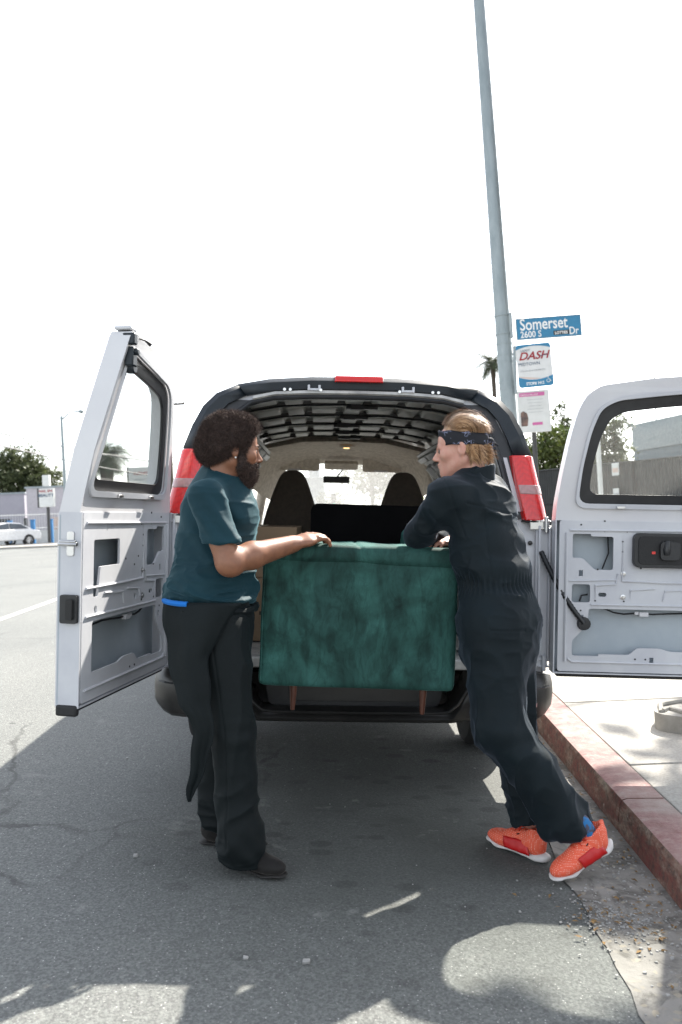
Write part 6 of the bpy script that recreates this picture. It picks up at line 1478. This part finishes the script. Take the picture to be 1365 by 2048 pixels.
# shoes
hs = px(1090, 1712, 3.29); ts_ = px(972, 1676, 3.50)
hs = Vector((hs.x, 3.28, .0)); ts_ = Vector((ts_.x, 3.50, .0))
s1, f1_ = shoe(personB, hs, ts_, 0, (0, 0, 1), M_orange, M_sole, 'run'); underB(s1)
hs2 = px(1216, 1700, 3.2); ts2 = px(1100, 1752, 3.08); ts2.z = .004; ts2.y = 3.07; hs2 = Vector((hs2.x, 3.19, .098))
s2_, f2_ = shoe(personB, hs2, ts2, 0, (-.1, -.08, 1), M_orange, M_sole, 'run'); underB(s2_)
for up, h in ((s1, f1_), (s2_, f2_)):
    mb = MB(); side = 1 if (h.s.y < 0) else -1
    for sg_ in (side,):
        rows = []
        for x in np.linspace(.045, .165, 10):
            row = []
            for k, z in enumerate(np.linspace(.026, .072 - .10 * max(0, x - .10), 6)):
                yb = .0395 + .008 * math.sin(min(1, x / .2) * 2.2) - max(0, z - .045) * .42
                row.append(h(x + (z - .03) * .35, sg_ * (yb + .0015 * math.sin(x * 160)), z))
            rows.append(row)
        mb.loft(rows, closed=False, caps=False)
    o = mb.build('side_panel', M_redp, up, smooth=True); md = o.modifiers.new('s', 'SOLIDIFY'); md.thickness = .003
    mb = MB()
    for k in range(6):
        x = .112 + .021 * k; z = .111 - .0105 * k - .00 * k
        mb.tube([h(x, -.022, z - .010), h(x + .004, -.008, z + .001), h(x + .004, .008, z + .001), h(x, .022, z - .010)], .0028, 6)
    mb.tube([h(.118, 0, .110), h(.10, .018, .122), h(.112, .030, .108), h(.122, .004, .108)], .0026, 6); mb.tube([h(.118, 0, .110), h(.10, -.018, .122), h(.112, -.030, .108), h(.122, -.004, .108)], .0026, 6)
    mb.build('laces', M_laces, up, smooth=True)
    for k in range(6):
        x = .112 + .021 * k; z = .103 - .0100 * k
        for g in (-1, 1): MB().tube([h(x - .005, g * .026, z - .012), h(x + .006, g * .029, z - .016)], .0026, 5).build('eyelet', M_eyelet, up)
S = SDF((.80, 3.02, .04), (1.16, 3.36, .34), .004); S.rc(f2_(.062, 0, .075), f2_(.066, 0, .105) + Vector((-.035, 0, .035)), .030, .034, .02); underB(S.mesh('sock', M_sock, personB))
# head hair, headband
S = SDF([hB.c[i] - .17 for i in range(3)], [hB.c[i] + .17 for i in range(3)], .004)
S.el(hB(-.022, 0, .052), (.093, .080, .088), hB.M, .02); S.el(hB(.115, 0, -.03), (.08, .12, .088), hB.M, .01, 'sub'); S.rc(hB(-.01, -.12, -.075), hB(-.01, .12, -.075), .078, .078, .02, op='sub')
S.el(hB(-.066, 0, -.028), (.030, .050, .036), hB.M, .02)
hairB = underB(S.mesh('hair', M_blond, personB, disp=lambda V, N: .003 * vnoise(V, 50, 1)))
rg = np.random.default_rng(4); vs, fs = [], []
def ribbon(P, w):
    k0 = len(vs); n = len(P)
    for i in range(n):
        d = P[min(i + 1, n - 1)] - P[max(i - 1, 0)]; out_ = (P[i] - hB(-.02, 0, .02)); t = d.cross(out_).normalized() * w * (1 - (i / (n - 1)) ** 3 * .8)
        vs.append(tuple(P[i] - t)); vs.append(tuple(P[i] + t))
    for i in range(n - 1): fs.append((k0 + 2 * i, k0 + 2 * i + 1, k0 + 2 * i + 3, k0 + 2 * i + 2))
M_blond2 = mat('light_gold_hair', (.66, .44, .25), .42, col2=(.50, .30, .15), nscale=20, sheen=.3); M_blond3 = mat('brown_blond_hair', (.17, .085, .038), .5)
for mi, (mm, n1_, n2_) in enumerate(((M_blond, 2200, 1300), (M_blond2, 900, 900), (M_blond3, 900, 900))):
    vs, fs = [], []
    for _ in range(n1_):
        s_ = rg.uniform(-.97, .97); a0 = rg.uniform(.55, 2.4); a1 = min(3.2, a0 + rg.uniform(.5, 1.3)); q = math.sqrt(1 - s_ * s_); ph = rg.uniform(0, 6); P = []
        tuft = .5 + .5 * math.sin(s_ * 9 + mi * .8 + 1.5 * math.sin(a0 * 2.5)); e = 1.03 + .05 * tuft + .10 * rg.uniform(0, 1) * tuft + (.07 if rg.random() < .04 else 0) + (.015 if mi == 1 else 0); fly = rg.random() < .03
        for i in range(9):
            t = i / 8; a = a0 + (a1 - a0) * t; ee = e + .03 * math.sin(t * 4 + s_ * 8) + (.28 * t ** 3 if fly else 0)
            P.append(hB(-.022 + .097 * math.cos(a) * q * ee, (s_ + .10 * math.sin(t * 3 + s_ * 6 + a0)) * .083 * ee, .046 + .090 * math.sin(a) * q * ee))
        ribbon(P, rg.uniform(.0005, .0014))
    for _ in range(n2_):
        az = rg.uniform(1.72, 4.56); z0 = rg.uniform(-.03, .012); L = rg.uniform(.02, .105); tf = math.sin(az * 17 + mi); fl = .10 + .18 * (tf > .2) * rg.random() + (.3 if rg.random() < .05 else 0); P = []
        for i in range(9):
            t = i / 8; rr_ = 1.0 + .04 * rg.random() + fl * t * t * 1.2 + .05 * math.sin(t * 6 + az * 9)
            if i == 0: r0_ = rr_
            rr_ = 1.02 + fl * t * t + .05 * math.sin(t * 5 + az * 12); az2 = az + .12 * math.sin(t * 4 + az * 14)
            P.append(hB(-.018 + .088 * math.cos(az2) * rr_, .078 * math.sin(az2) * rr_ * (1 - .12 * t), z0 - L * t * (1 - .3 * t) + .006 * math.sin(t * 7 + az * 20)))
        ribbon(P, rg.uniform(.0005, .0014))
    me = bpy.data.meshes.new('strands'); me.from_pydata(vs, [], fs); link('strands', me, mm, hairB)
rows = []
for k in range(49):
    t = 2 * math.pi * k / 48; cf = math.cos(t); zc = .030 + .015 * cf; hh = .028 + .004 * cf; row = []
    for j in range(7):
        v_ = j / 6 * 2 - 1; r_ = 1.045 + .012 * (1 - v_ * v_) + .010 * math.sin(t * 9 + v_ * 4) * .6 + .018 * math.exp(-((v_ + .15 * math.sin(t * 3)) / .18) ** 2) * .5
        row.append(hB(-.014 + .099 * cf * r_, .0805 * math.sin(t) * r_, zc + hh * v_ + .002 * math.sin(t * 7)))
    rows.append(row)
o = MB().loft(rows, closed=False, caps=False).build('headband', M_band, personB, smooth=True); underB(o); md = o.modifiers.new('s', 'SOLIDIFY'); md.thickness = .003
S = SDF([hB(-.125, 0, .01)[i] - .07 for i in range(3)], [hB(-.125, 0, .01)[i] + .07 for i in range(3)], .003); S.el(hB(-.122, 0, .008), (.016, .020, .014), hB.M, .006); S.rc(hB(-.125, 0, .006), hB(-.140, .012, -.028), .009, .006, .006, hB.s, .5); S.rc(hB(-.125, 0, .006), hB(-.150, -.010, -.015), .009, .006, .006, hB.s, .5)
S.mesh('knot', M_band, o)
eyes_under(personB, manB_o, hB, .95)
for g in (-1, 1): underB(MB().tube([hB(.078, g * .046, .006), hB(.093, g * .031, .012), hB(.100, g * .014, .008)], [.0015, .003, .0025], 6).build('eyebrow', M_brow, personB))
# ---------------------------------------------------------------- lean everything that stands on the road
bpy.context.view_layer.update()
for o in NEAR:
    o.matrix_world = LEAN @ o.matrix_basis
